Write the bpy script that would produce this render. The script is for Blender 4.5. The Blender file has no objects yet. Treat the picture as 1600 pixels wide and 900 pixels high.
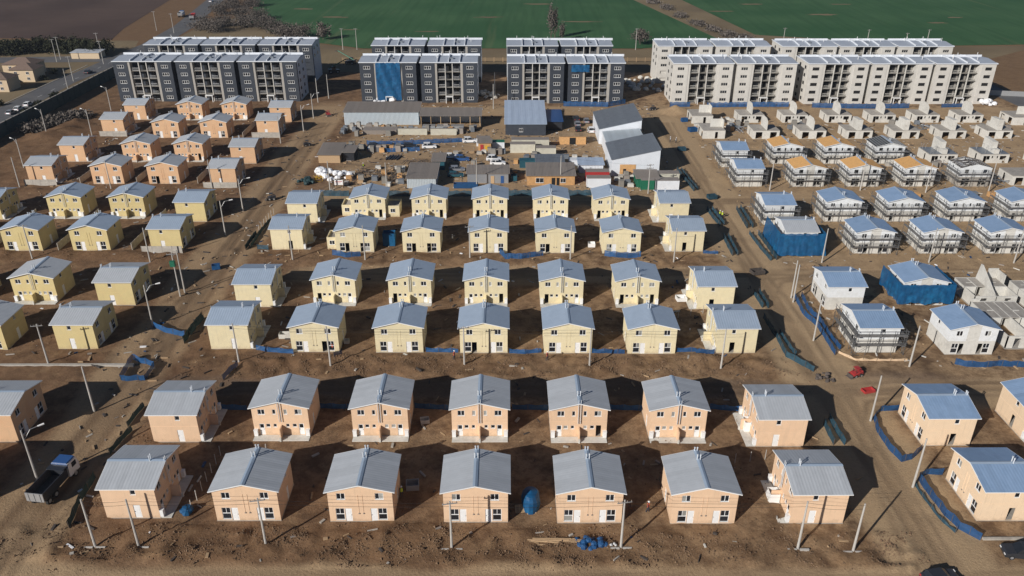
import bpy, math, random
import numpy as np
from mathutils import Matrix, Vector, Euler
R = math.radians
scene = bpy.context.scene

# ------------------------------------------------------------------ camera, sky, sun, exposure
cam_d = bpy.data.cameras.new("camera")
cam = bpy.data.objects.new("camera", cam_d)
scene.collection.objects.link(cam)
cam_d.sensor_width = 36.0
cam_d.lens = 28.49
cam_d.clip_start = 0.5
cam_d.clip_end = 20000
EYE = Vector((0.0, 0.0, 72.74))
cam.matrix_world = (Matrix.Translation(EYE) @ Matrix.Rotation(R(-0.397), 4, 'Z')
                    @ Matrix.Rotation(R(90 - 27.267), 4, 'X') @ Matrix.Rotation(R(0.091), 4, 'Z'))
scene.camera = cam

SUN_EL = 26.6
SUN_TO = Vector((-0.700, -0.714, 0)).normalized()          # horizontal direction towards the sun
world = bpy.data.worlds.new("World")
scene.world = world
world.use_nodes = True
wn = world.node_tree
bg = wn.nodes["Background"]
sky = wn.nodes.new("ShaderNodeTexSky")
sky.sky_type = 'NISHITA'
sky.sun_disc = False
sky.sun_elevation = R(SUN_EL)
sky.sun_rotation = math.atan2(SUN_TO.x, SUN_TO.y)
sky.altitude = 3000
sky.air_density = 1.0
sky.dust_density = 0.5
sky.ozone_density = 3.0
wn.links.new(sky.outputs[0], bg.inputs[0])
bg.inputs[1].default_value = 0.05
sun_d = bpy.data.lights.new("sun", 'SUN')
sun = bpy.data.objects.new("sun", sun_d)
scene.collection.objects.link(sun)
sun_d.energy = 4.9
sun_d.angle = R(0.53)
sun_d.color = (1.0, 0.95, 0.885)
sd = Vector((-SUN_TO.x * math.cos(R(SUN_EL)), -SUN_TO.y * math.cos(R(SUN_EL)), -math.sin(R(SUN_EL))))
sun.rotation_euler = sd.to_track_quat('-Z', 'Y').to_euler()
sun.location = (0, 0, 200)
scene.view_settings.view_transform = 'Standard'
scene.view_settings.look = 'None'
scene.view_settings.exposure = 0.03
scene.view_settings.gamma = 1.0
scene.render.engine = 'CYCLES'
scene.cycles.max_bounces = 5
scene.cycles.use_denoising = True

# ------------------------------------------------------------------ materials
MATS = {}
def mat(name, col, rough=0.8, metal=0.0, var=0.10, scale=3.0, bump=0.0, bscale=30.0, rand=0.05, spec=0.4,
        col2=None, patch=0.0, pscale=0.6, alpha=1.0, trans=0.0, stretch=None, dust=0.0):
    """procedural surface: base colour, fine value noise, large patches of a second colour, bump, small tint per object"""
    m = bpy.data.materials.new(name); m.use_nodes = True; MATS[name] = m
    n = m.node_tree.nodes; l = m.node_tree.links
    b = n["Principled BSDF"]
    b.inputs["Roughness"].default_value = rough
    b.inputs["Metallic"].default_value = metal
    b.inputs["Specular IOR Level"].default_value = spec
    tc = n.new("ShaderNodeTexCoord"); oi = n.new("ShaderNodeObjectInfo")
    mp = n.new("ShaderNodeMapping"); mp.vector_type = 'POINT'
    if stretch: mp.inputs["Scale"].default_value = stretch
    l.new(tc.outputs["Object"], mp.inputs["Vector"])
    off = n.new("ShaderNodeVectorMath"); off.operation = 'MULTIPLY_ADD'
    off.inputs[1].default_value = (1, 1, 1)
    rs = n.new("ShaderNodeMath"); rs.operation = 'MULTIPLY'; rs.inputs[1].default_value = 91.7
    l.new(oi.outputs["Random"], rs.inputs[0])
    l.new(mp.outputs[0], off.inputs[0]); l.new(rs.outputs[0], off.inputs[2])
    nz = n.new("ShaderNodeTexNoise"); nz.inputs["Scale"].default_value = scale; nz.inputs["Detail"].default_value = 6
    l.new(off.outputs[0], nz.inputs["Vector"])
    mr = n.new("ShaderNodeMapRange")
    mr.inputs["From Min"].default_value = 0.25; mr.inputs["From Max"].default_value = 0.75
    mr.inputs["To Min"].default_value = 1 - var; mr.inputs["To Max"].default_value = 1 + var
    l.new(nz.outputs["Fac"], mr.inputs["Value"])
    rr = n.new("ShaderNodeMapRange")
    rr.inputs["To Min"].default_value = 1 - rand; rr.inputs["To Max"].default_value = 1 + rand
    l.new(oi.outputs["Random"], rr.inputs["Value"])
    mu = n.new("ShaderNodeMath"); mu.operation = 'MULTIPLY'
    l.new(mr.outputs[0], mu.inputs[0]); l.new(rr.outputs[0], mu.inputs[1])
    mx = n.new("ShaderNodeMix"); mx.data_type = 'RGBA'; mx.blend_type = 'MULTIPLY'
    mx.inputs["Factor"].default_value = 1.0
    if col2 is not None:
        pn = n.new("ShaderNodeTexNoise"); pn.inputs["Scale"].default_value = pscale; pn.inputs["Detail"].default_value = 5
        pn.inputs["Roughness"].default_value = 0.65
        l.new(off.outputs[0], pn.inputs["Vector"])
        pr = n.new("ShaderNodeMapRange"); pr.inputs["From Min"].default_value = 0.48; pr.inputs["From Max"].default_value = 0.66
        pr.inputs["To Max"].default_value = patch
        l.new(pn.outputs["Fac"], pr.inputs["Value"])
        pm = n.new("ShaderNodeMix"); pm.data_type = 'RGBA'
        pm.inputs["A"].default_value = (*col, 1); pm.inputs["B"].default_value = (*col2, 1)
        l.new(pr.outputs[0], pm.inputs["Factor"])
        l.new(pm.outputs["Result"], mx.inputs["A"])
    else:
        mx.inputs["A"].default_value = (*col, 1)
    l.new(mu.outputs[0], mx.inputs["B"])
    out = mx.outputs["Result"]
    if dust:                                             # mud splashed up from the site: ragged edge, and faint run-off streaks
        sx = n.new("ShaderNodeSeparateXYZ"); l.new(tc.outputs["Object"], sx.inputs[0])
        dn = n.new("ShaderNodeTexNoise"); dn.inputs["Scale"].default_value = 1.7; dn.inputs["Detail"].default_value = 7; dn.inputs["Roughness"].default_value = .7
        l.new(off.outputs[0], dn.inputs["Vector"])
        ad = n.new("ShaderNodeMath"); ad.operation = 'MULTIPLY_ADD'; ad.inputs[1].default_value = 2.4; l.new(dn.outputs["Fac"], ad.inputs[0])
        ng = n.new("ShaderNodeMath"); ng.operation = 'MULTIPLY'; ng.inputs[1].default_value = -1.0; l.new(sx.outputs["Z"], ng.inputs[0]); l.new(ng.outputs[0], ad.inputs[2])
        dr = n.new("ShaderNodeMapRange"); dr.inputs["From Min"].default_value = .55; dr.inputs["From Max"].default_value = 1.3; dr.inputs["To Max"].default_value = dust
        l.new(ad.outputs[0], dr.inputs["Value"])
        dm = n.new("ShaderNodeMix"); dm.data_type = 'RGBA'; dm.inputs["B"].default_value = (0.36, 0.26, 0.17, 1)
        l.new(dr.outputs[0], dm.inputs["Factor"]); l.new(out, dm.inputs["A"]); out = dm.outputs["Result"]
        sm = n.new("ShaderNodeMapping"); sm.inputs["Scale"].default_value = (2.2, 2.2, .18); l.new(off.outputs[0], sm.inputs["Vector"])
        sn = n.new("ShaderNodeTexNoise"); sn.inputs["Scale"].default_value = 1.5; sn.inputs["Detail"].default_value = 5; l.new(sm.outputs[0], sn.inputs["Vector"])
        sr = n.new("ShaderNodeMapRange"); sr.inputs["From Min"].default_value = .56; sr.inputs["From Max"].default_value = .72; sr.inputs["To Max"].default_value = dust*.45
        l.new(sn.outputs["Fac"], sr.inputs["Value"])
        s2 = n.new("ShaderNodeMix"); s2.data_type = 'RGBA'; s2.inputs["B"].default_value = (0.42, 0.33, 0.24, 1)
        l.new(sr.outputs[0], s2.inputs["Factor"]); l.new(out, s2.inputs["A"]); out = s2.outputs["Result"]
    l.new(out, b.inputs["Base Color"])
    if alpha < 1: b.inputs["Alpha"].default_value = alpha
    if bump:
        bn = n.new("ShaderNodeTexNoise"); bn.inputs["Scale"].default_value = bscale; bn.inputs["Detail"].default_value = 4
        l.new(off.outputs[0], bn.inputs["Vector"])
        bp = n.new("ShaderNodeBump"); bp.inputs["Strength"].default_value = bump; bp.inputs["Distance"].default_value = 0.05
        l.new(bn.outputs["Fac"], bp.inputs["Height"]); l.new(bp.outputs[0], b.inputs["Normal"])
    return m

mat("salmon", (0.73, 0.515, 0.345), 0.9, dust=.5, var=0.07, scale=1.2, bump=0.2, bscale=14, rand=0.06, col2=(0.66, 0.45, 0.30), patch=0.4, spec=0.2)
mat("yellow", (0.71, 0.625, 0.415), 0.9, dust=.5, var=0.07, scale=1.2, bump=0.2, bscale=14, rand=0.06, col2=(0.69, 0.59, 0.365), patch=0.4, spec=0.2)
mat("ochre", (0.60, 0.495, 0.25), 0.9, dust=.5, var=0.06, scale=1.2, bump=0.15, bscale=14, rand=0.05, col2=(0.55, 0.42, 0.21), patch=0.5, spec=0.2)
mat("orange_wall", (0.64, 0.415, 0.25), 0.9, dust=.5, var=0.06, scale=1.2, bump=0.15, bscale=14, rand=0.05, col2=(0.56, 0.32, 0.18), patch=0.5, spec=0.2)
mat("pale_salmon", (0.77, 0.59, 0.41), 0.9, dust=.5, var=0.05, scale=1.2, bump=0.1, bscale=14, col2=(0.72, 0.54, 0.37), patch=0.4, spec=0.2)
mat("white_board", (0.70, 0.72, 0.73), 0.8, var=0.06, scale=2, col2=(0.58, 0.58, 0.56), patch=0.5, pscale=0.9)
mat("concrete", (0.42, 0.39, 0.345), 0.9, var=0.14, scale=2.2, bump=0.3, bscale=18, col2=(0.30, 0.28, 0.25), patch=0.6, pscale=0.5, rand=0.08)
mat("pale_concrete", (0.59, 0.575, 0.53), 0.9, var=0.10, scale=2.0, bump=0.2, bscale=18, col2=(0.44, 0.42, 0.38), patch=0.6, pscale=0.45, rand=0.05)
mat("slab", (0.36, 0.335, 0.30), 0.9, var=0.15, scale=1.6, bump=0.2, col2=(0.26, 0.24, 0.215), patch=0.7, rand=0.08)
mat("roof_zinc", (0.42, 0.445, 0.475), 0.62, metal=0.08, var=0.05, scale=0.9, rand=0.06, col2=(0.38, 0.405, 0.435), patch=0.5, pscale=0.5, spec=0.3)
mat("roof_zinc_sky_tint", (0.33, 0.405, 0.505), 0.6, metal=0.1, var=0.05, scale=0.9, rand=0.06, col2=(0.29, 0.365, 0.465), patch=0.5, pscale=0.5, spec=0.3)  # grey zinc with the sky's blue reflection painted into the base colour
mat("roof_zinc_deep_sky_tint", (0.235, 0.34, 0.50), 0.55, metal=0.1, var=0.05, scale=0.9, rand=0.06, col2=(0.18, 0.275, 0.42), patch=0.5, pscale=0.5, spec=0.3)  # same grey zinc, a stronger blue sky reflection painted into its colour
mat("ridge_zinc", (0.33, 0.41, 0.51), 0.5, metal=0.15, var=0.05, scale=2, rand=0.06)
mat("pipe_zinc", (0.66, 0.69, 0.72), 0.4, metal=0.3, var=0.05, scale=3)
mat("roof_grey", (0.215, 0.24, 0.27), 0.5, metal=0.3, var=0.05, scale=0.7, rand=0.05, col2=(0.17, 0.18, 0.20), patch=0.5)
mat("osb", (0.62, 0.35, 0.13), 0.85, var=0.16, scale=5, col2=(0.50, 0.29, 0.12), patch=0.7, pscale=1.2, rand=0.07)
mat("black_felt", (0.035, 0.042, 0.05), 0.75, var=0.2, scale=2)
mat("trim_white", (0.78, 0.78, 0.77), 0.55, var=0.04, scale=2, rand=0.03)
mat("trim_grey", (0.50, 0.50, 0.50), 0.6, var=0.06)
mat("glass", (0.018, 0.021, 0.026), 0.12, var=0.2, scale=1, rand=0.4, spec=0.6)
mat("frosted", (0.30, 0.30, 0.28), 0.35, var=0.1, rand=0.25)
mat("painted_void_shade", (0.012, 0.012, 0.013), 0.9)  # near-black colour painted for the shade inside openings
mat("charcoal", (0.036, 0.043, 0.056), 0.8, var=0.12, scale=0.8, bump=0.1, rand=0.05, col2=(0.046, 0.053, 0.067), patch=0.5)
mat("stone_beige", (0.56, 0.54, 0.50), 0.9, var=0.07, scale=0.7, bump=0.15, rand=0.04, col2=(0.49, 0.465, 0.425), patch=0.5, pscale=0.3)
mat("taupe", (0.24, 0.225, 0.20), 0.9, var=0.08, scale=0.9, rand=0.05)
mat("stone_grey", (0.36, 0.34, 0.31), 0.9, var=0.07, scale=0.7)
mat("roof_slab", (0.36, 0.40, 0.465), 0.65, metal=0.05, var=0.08, scale=0.5, rand=0.06, col2=(0.29, 0.33, 0.39), patch=0.6, pscale=0.25)
mat("pole_concrete", (0.42, 0.40, 0.37), 0.85, var=0.10, scale=2, rand=0.08)
mat("galvanised", (0.42, 0.42, 0.42), 0.5, metal=0.5, var=0.1, rand=0.1)
mat("wood_plank", (0.45, 0.31, 0.18), 0.85, var=0.2, scale=3, rand=0.2, stretch=(1, 6, 6))
mat("scaffold_plank", (0.15, 0.145, 0.14), 0.8, var=0.2, scale=3, rand=0.15)
mat("scaffold_tube", (0.15, 0.155, 0.16), 0.5, metal=0.5, var=0.1, rand=0.1)
mat("mesh_blue", (0.012, 0.075, 0.205), 0.6, alpha=.82, var=0.22, scale=1.6, bump=0.5, bscale=5, rand=0.15, col2=(0.014, 0.085, 0.22), patch=0.6)
mat("mesh_teal", (0.020, 0.062, 0.092), 0.65, alpha=.85, var=0.22, scale=1.6, bump=0.5, bscale=5, rand=0.2, col2=(0.016, 0.048, 0.075), patch=0.6)
mat("mesh_green_dark", (0.02, 0.05, 0.055), 0.7, var=0.25, scale=1.6, bump=0.5, bscale=5, rand=0.2)
mat("mesh_tan", (0.55, 0.40, 0.26), 0.8, var=0.15, scale=1.6)
mat("tarp_blue", (0.005, 0.075, 0.19), 0.55, alpha=.93, var=0.2, scale=1.0, bump=0.35, bscale=2.2, rand=0.05, col2=(0.01, 0.125, 0.27), patch=0.7, pscale=0.5)
mat("wire_black", (0.02, 0.02, 0.02), 0.6)
mat("sack_white", (0.75, 0.76, 0.78), 0.6, var=0.08, bump=0.4, bscale=4)
mat("paint_white", (0.75, 0.76, 0.77), 0.3, var=0.03, spec=0.5)
mat("paint_silver", (0.40, 0.42, 0.45), 0.35, metal=0.5, var=0.03)
mat("paint_blue", (0.03, 0.09, 0.25), 0.3, var=0.05, spec=0.5)
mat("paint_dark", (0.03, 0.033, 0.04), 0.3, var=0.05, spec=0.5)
mat("paint_red", (0.38, 0.04, 0.04), 0.4, var=0.1, spec=0.5)
mat("paint_yellow", (0.62, 0.38, 0.03), 0.45, var=0.12)
mat("paint_green", (0.015, 0.13, 0.075), 0.5, var=0.12)
mat("paint_teal", (0.02, 0.085, 0.115), 0.5, var=0.12)
mat("rubber", (0.02, 0.02, 0.02), 0.85, var=0.1)
mat("corrugated_pale", (0.50, 0.56, 0.60), 0.5, metal=0.15, var=0.07, scale=0.6, rand=0.05, col2=(0.42, 0.48, 0.53), patch=0.5)
mat("corrugated_cream", (0.58, 0.56, 0.47), 0.55, metal=0.1, var=0.08, scale=0.8, col2=(0.48, 0.45, 0.37), patch=0.5)
mat("sheet_white", (0.66, 0.69, 0.73), 0.5, var=0.05, scale=0.5, rand=0.03)
mat("sheet_brown", (0.30, 0.265, 0.235), 0.6, metal=0.2, var=0.12, scale=0.6, col2=(0.24, 0.20, 0.17), patch=0.6)
mat("sheet_bluewhite", (0.44, 0.53, 0.66), 0.55, metal=0.05, var=0.05, scale=0.4)
mat("ply", (0.52, 0.30, 0.13), 0.8, var=0.15, scale=2, rand=0.1)
mat("debris", (0.085, 0.07, 0.062), 0.9, var=0.4, scale=4, rand=0.3)
mat("hip_roof", (0.17, 0.12, 0.095), 0.85, var=0.15, scale=2)
mat("cream_wall", (0.56, 0.44, 0.30), 0.9, var=0.08)
mat("foliage_dark", (0.030, 0.032, 0.018), 0.9, var=0.5, scale=0.4, rand=0.2, spec=0.1)
mat("foliage_bare", (0.125, 0.108, 0.095), 0.9, var=0.35, scale=0.4, rand=0.2, spec=0.1)
mat("bark", (0.11, 0.085, 0.065), 0.9, var=0.3)
mat("asphalt", (0.105, 0.105, 0.11), 0.85, var=0.15, scale=0.3, bump=0.1, col2=(0.14, 0.135, 0.13), patch=0.6, pscale=0.08)
mat("line_white", (0.6, 0.6, 0.58), 0.7, var=0.2)
mat("clod", (0.165, 0.108, 0.068), 0.95, var=0.45, scale=0.35, spec=0.15)
mat("stake_wood", (0.13, 0.10, 0.08), 0.9, var=0.2)
mat("skin", (0.42, 0.26, 0.18), 0.6)
mat("hivis", (0.55, 0.65, 0.05), 0.6)
mat("hivis_orange", (0.70, 0.12, 0.04), 0.6)
mat("cloth_dark", (0.03, 0.035, 0.05), 0.8)
M = MATS

# ------------------------------------------------------------------ mesh builder
class MB:
    def __init__(s, *mats): s.v = []; s.f = []; s.m = []; s.mats = list(mats)
    def quad(s, a, b, c, d, m=0):
        i = len(s.v); s.v += [a, b, c, d]; s.f.append((i, i+1, i+2, i+3)); s.m.append(m)
    def tri(s, a, b, c, m=0):
        i = len(s.v); s.v += [a, b, c]; s.f.append((i, i+1, i+2)); s.m.append(m)
    def box(s, x0, x1, y0, y1, z0, z1, m=0):
        i = len(s.v)
        s.v += [(x0,y0,z0),(x1,y0,z0),(x1,y1,z0),(x0,y1,z0),(x0,y0,z1),(x1,y0,z1),(x1,y1,z1),(x0,y1,z1)]
        for f in ((0,3,2,1),(4,5,6,7),(0,1,5,4),(1,2,6,5),(2,3,7,6),(3,0,4,7)):
            s.f.append(tuple(i+k for k in f)); s.m.append(m)
    def prism(s, poly, a0, a1, axis='y', m=0):
        """polygon (p,q) extruded along an axis: 'y' -> (p, a, q), 'x' -> (a, p, q), 'z' -> (p, q, a)"""
        def P(p, q, a): return (p, a, q) if axis == 'y' else ((a, p, q) if axis == 'x' else (p, q, a))
        i = len(s.v); n = len(poly)
        s.v += [P(p, q, a0) for p, q in poly] + [P(p, q, a1) for p, q in poly]
        s.f.append(tuple(range(i, i+n))); s.m.append(m)
        s.f.append(tuple(range(i+2*n-1, i+n-1, -1))); s.m.append(m)
        for k in range(n):
            j = (k+1) % n
            s.f.append((i+k, i+n+k, i+n+j, i+j)); s.m.append(m)
    def tube(s, p, q, r0, r1=None, n=6, m=0, cap=True):
        r1 = r0 if r1 is None else r1
        p = Vector(p); q = Vector(q); d = (q-p).normalized()
        a = d.orthogonal().normalized(); b = d.cross(a)
        i = len(s.v)
        for c, r in ((p, r0), (q, r1)):
            for k in range(n):
                t = 2*math.pi*k/n
                s.v.append(tuple(c + a*(r*math.cos(t)) + b*(r*math.sin(t))))
        for k in range(n):
            j = (k+1) % n
            s.f.append((i+k, i+j, i+n+j, i+n+k)); s.m.append(m)
        if cap:
            s.f.append(tuple(i+n-1-k for k in range(n))); s.m.append(m)
            s.f.append(tuple(i+n+k for k in range(n))); s.m.append(m)
    def mesh(s, name, smooth=False):
        me = bpy.data.meshes.new(name)
        me.from_pydata(s.v, [], s.f)
        for m in s.mats: me.materials.append(M[m])
        if len(s.mats) > 1: me.polygons.foreach_set("material_index", s.m)
        if smooth: me.polygons.foreach_set("use_smooth", [True]*len(s.f))
        me.validate(); me.update()
        return me

CACHE = {}
def cached(key, fn):
    if key not in CACHE: CACHE[key] = fn()
    return CACHE[key]
def ob(name, me, parent=None, loc=(0,0,0), rz=0.0, scl=None):
    o = bpy.data.objects.new(name, me)
    scene.collection.objects.link(o)
    o.location = loc
    if rz: o.rotation_euler = (0, 0, rz)
    if scl: o.scale = scl
    if parent is not None: o.parent = parent
    return o
ALL_LABELS = {}
def tag(o, label, cat, group=None):
    if label in ALL_LABELS: ALL_LABELS[label].append(o)
    else: ALL_LABELS[label] = [o]
    o["label"] = label; o["category"] = cat
    if group: o["group"] = group
    return o
def thing(name, label, cat, loc=(0,0,0), rz=0.0, group=None):
    o = ob(name, None, None, loc, rz); o.empty_display_size = 0.5
    return tag(o, label, cat, group)
def struct(o, kind="structure"):
    o["kind"] = kind; return o
rng = random.Random(11)
ORD = ["zeroth","first","second","third","fourth","fifth","sixth","seventh","eighth","ninth","tenth","eleventh","twelfth","thirteenth","fourteenth","fifteenth","sixteenth","seventeenth","eighteenth"]

# ------------------------------------------------------------------ the ground: one sheet to the horizon
ROWY = dict(A=76.97, B=94.3, C=117.1, D=134.76, E=157.6, F=176.95, G=199.3, H=218.4, I=240.1, J=261.3)
nrng = np.random.default_rng(5)
NGRID = {}
def vnoise(x, y, cell, seed):
    N = 256
    if seed not in NGRID: NGRID[seed] = np.random.default_rng(seed).random((N, N))
    g = NGRID[seed]
    fx = x/cell; fy = y/cell
    ix = np.floor(fx).astype(int); iy = np.floor(fy).astype(int)
    tx = fx-ix; ty = fy-iy; tx = tx*tx*(3-2*tx); ty = ty*ty*(3-2*ty)
    a = g[ix % N, iy % N]; b = g[(ix+1) % N, iy % N]; c = g[ix % N, (iy+1) % N]; d = g[(ix+1) % N, (iy+1) % N]
    return (a*(1-tx)+b*tx)*(1-ty)+(c*(1-tx)+d*tx)*ty
def sst(a, b, v):
    t = np.clip((v-a)/(b-a), 0, 1); return t*t*(3-2*t)
def band(v, a, b, s):                                   # 1 inside [a,b], soft shoulders of width s
    return sst(a-s, a+s, v)*(1-sst(b-s, b+s, v))
def seg_d(x, y, pts, far=2.5):                          # distance to a polyline (only looked for within far)
    best = np.full(x.shape, 1e3)
    P = np.array(pts)
    sel = np.flatnonzero((x > P[:, 0].min()-far) & (x < P[:, 0].max()+far) & (y > P[:, 1].min()-far) & (y < P[:, 1].max()+far))
    if not len(sel): return best
    xs, ys = x[sel], y[sel]
    for (x0, y0), (x1, y1) in zip(pts[:-1], pts[1:]):
        k = np.flatnonzero((xs > min(x0, x1)-far) & (xs < max(x0, x1)+far) & (ys > min(y0, y1)-far) & (ys < max(y0, y1)+far))
        if not len(k): continue
        dx, dy = x1-x0, y1-y0; L2 = dx*dx+dy*dy+1e-9
        t = np.clip(((xs[k]-x0)*dx+(ys[k]-y0)*dy)/L2, 0, 1)
        best[sel[k]] = np.minimum(best[sel[k]], np.hypot(xs[k]-(x0+t*dx), ys[k]-(y0+t*dy)))
    return best
MOUNDS = [(*(-59.30, 158.41),2.2,0.6),(*(-48.18, 156.10),2.5,0.5),(*(57.48, 271.97),6.5,2.6),(*(-138.51, 248.68),7,1.6),(*(-141.05, 241.85),6,1.4),(*(-138.29, 255.85),6,1.8),(*(-7.63, 152.81),4,0.5),(*(30.88, 115.24),4,.4),
          (*(-15.32, 78.85),3,.3),(*(63.39, 151.04),3,.5),(*(-20.48, 154.42),5,.5),(*(61.77, 109.33),7,.5),(*(67.63, 110.80),5,.35),(*(-30.14, 265.62),5,.5),(*(32.11, 293.07),5,1.0),(*(50.70, 293.06),4,.8)]
mrng = random.Random(3)
for _ in range(26): MOUNDS.append((mrng.uniform(-42, 45), mrng.uniform(111.5, 115), mrng.uniform(1.0, 2.6), mrng.uniform(.2, .55)))
for _ in range(16): MOUNDS.append((mrng.uniform(-42, 45), mrng.uniform(152, 156), mrng.uniform(1.2, 2.8), mrng.uniform(.2, .5)))
for _ in range(26): MOUNDS.append((mrng.uniform(-60, 48), mrng.uniform(70.5, 75), mrng.uniform(.8, 2.0), mrng.uniform(.12, .4)))
for _ in range(14): MOUNDS.append((mrng.uniform(-112, -68), mrng.uniform(153, 157.5), mrng.uniform(1.2, 2.8), mrng.uniform(.25, .6)))
def rough_mask(x, y):
    w = (vnoise(x, y, 7, 31)-.5)*3
    yy = y + 0.0142*(x+3.9) + w*.35
    main = band(x, -43, 47, 2)
    left = band(x, -140, -66, 2)
    r = band(yy, 69.8, 76.0, .7)*band(x, -66, 50, 2.5)*(.62+.75*sst(.35,.7,vnoise(x,y,5,32)))
    r = np.maximum(r, band(yy, 109.8, 116.2, .7)*band(x, -46, 46, 2)*.8)
    r = np.maximum(r, band(yy, 150.6, 156.6, .8)*main*.6)
    r = np.maximum(r, band(yy, 111, 116.5, 1)*left*.6)
    r = np.maximum(r, band(yy, 152.5, 157.2, 1)*left*.9)
    r = np.maximum(r, band(yy, 193.5, 198.5, 1)*left*.7)
    r = np.maximum(r, band(yy, 236, 240, 1)*left*.5)
    r = np.maximum(r, band(x, -54, -50, 1)*band(yy, 60, 190, 5)*.5)
    r = np.maximum(r, band(x, -156, -128, 3)*band(yy, 190, 280, 8)*.8)
    r = np.maximum(r, .25*sst(.55,.8,vnoise(x, y, 11, 33)))
    return np.clip(r, 0, 1)
def road_mask(x, y):
    w = (vnoise(x, y, 9, 41)-.5)*2.2
    yy = y + 0.0142*(x+3.9) + w
    xx = x + (vnoise(x, y, 12, 42)-.5)*2.5
    r = band(yy, 40, 69.5, 1.0)
    r = np.maximum(r, band(xx, 45, 57.5, 1.2)*band(yy, 60, 268, 5))
    r = np.maximum(r, .75*band(yy, 143, 150.2, 1)*band(x, -42, 160, 4))
    r = np.maximum(r, .7*band(yy, 184.5, 192, 1)*band(x, -48, 160, 4))
    r = np.maximum(r, .8*band(yy, 102.8, 109.5, .8)*band(x, 44, 170, 4))
    r = np.maximum(r, .55*band(xx, -66, -54.5, 1.2)*band(yy, 60, 280, 5))
    r = np.maximum(r, .6*band(yy, 226, 234.5, 1.5)*band(x, 55, 175, 4))
    r = np.maximum(r, .6*band(yy, 267, 279, 2)*band(x, -68, 175, 4))
    r = np.maximum(r, .55*band(yy, 194, 262, 2)*band(x, -46, 47, 3))
    r = np.maximum(r, .5*band(x, 57, 175, 3)*band(yy, 150, 270, 4))
    return np.clip(r*(.8+.4*vnoise(x, y, 4, 43)), 0, 1)
def gravel_mask(x, y):
    w = (vnoise(x, y, 5, 51)-.5)*1.6
    yy = y + 0.0142*(x+3.9) + w
    g = band(yy, 104.2, 108.8, .7)*band(x, -46, 47, 2)*.85
    g = np.maximum(g, np.exp(-((x-61.5)/11)**4-((y-107.2)/3.4)**4)*.95)
    g = np.maximum(g, .55*band(yy, 105, 110, .8)*band(x, -58, -44, 3))
    return np.clip(g, 0, 1)
TRACKS = [[(-64.43, 136.05),(-59.71, 146.97),(-59.41, 161.07),(-60.92, 181.53),(-60.88, 199.28),(-64.05, 225.99)],[(-62.24, 136.04),(-57.78, 146.97),(-57.04, 161.06),(-58.32, 181.53),(-58.06, 199.28),(-61.28, 225.98)],
          [(-54.70, 109.80),(-58.30, 116.60),(-59.17, 121.85),(-57.27, 128.63),(-54.96, 136.01)],[(-53.70, 110.73),(-57.01, 117.21),(-57.38, 121.84),(-55.71, 127.45)],
          [(-74.18, 115.66),(-64.78, 113.65),(-55.94, 109.81)],[(-64,60),(-62,90),(-60,130),(-61,180),(-60,240)],[(-60,60),(-58,90),(-57,130),(-58,180),(-57,240)]]
LTRACKS = [[(49,60),(49.5,100),(50,150),(51,200),(50,262)],[(53,60),(52.5,100),(53,150),(53.5,200),(53,262)],
           [(-90,65.5),(0,64.6),(90,64.3)],[(-90,67.6),(0,66.6),(90,66.2)],[(56,103.8),(90,104.4),(150,103)],[(-44,146.5),(0,146),(46,145.2)],[(-44,148.4),(0,148),(46,147.2)],[(-44,187),(0,187.5),(46,186)],[(-44,189),(0,189.5),(46,188)],[(46,200),(10,222),(-20,240),(-48,236)],[(46,203),(12,224.5),(-18,242.5),(-48,239)],[(58,229),(110,230),(168,228)],[(58,231.2),(110,232.2),(168,230)],[(56,106),(75,108.5),(110,107.5)],[(58,146),(100,146.5),(160,145)],[(58,148.2),(100,148.6),(160,147)]]
RUTS = []
def rut_pair(pts, gap=1.7):
    for o in (-gap/2, gap/2):
        q = []
        for k, (x, y) in enumerate(pts):
            a, b = pts[max(0, k-1)], pts[min(len(pts)-1, k+1)]; dx, dy = b[0]-a[0], b[1]-a[1]; L = math.hypot(dx, dy); q.append((x-dy/L*o, y+dx/L*o))
        RUTS.append(q)
for k in range(5):                                       # lorries have been up and down every street
    o = mrng.uniform(-3, 3); rut_pair([(51+o*.8+mrng.uniform(-1, 1), y) for y in range(60, 270, 22)])
    rut_pair([(-60+o+mrng.uniform(-1, 1), y) for y in range(60, 270, 22)])
for k in range(4): rut_pair([(x, 66+mrng.uniform(-2.2, 2.4)) for x in range(-80, 90, 22)])
for k in range(3): rut_pair([(x, 147+mrng.uniform(-2, 2.4)) for x in range(-50, 165, 22)]); rut_pair([(x, 188+mrng.uniform(-2, 2)) for x in range(-50, 165, 22)]); rut_pair([(x, 106.5+mrng.uniform(-1.6, 1.6)) for x in range(-56, 150, 22)])
rut_pair([(-59, 70), (-56, 82), (-55, 95), (-48, 104), (-30, 106.5)]); rut_pair([(46, 66), (49, 74), (50.5, 90), (56, 102), (70, 105.5)]); rut_pair([(50, 136), (54, 144), (64, 147), (90, 147)])
rut_pair([(-47, 196), (-30, 228), (-10, 236), (20, 226), (40, 200)]); rut_pair([(-46, 215), (-15, 222), (0, 235), (20, 243)])
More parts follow.
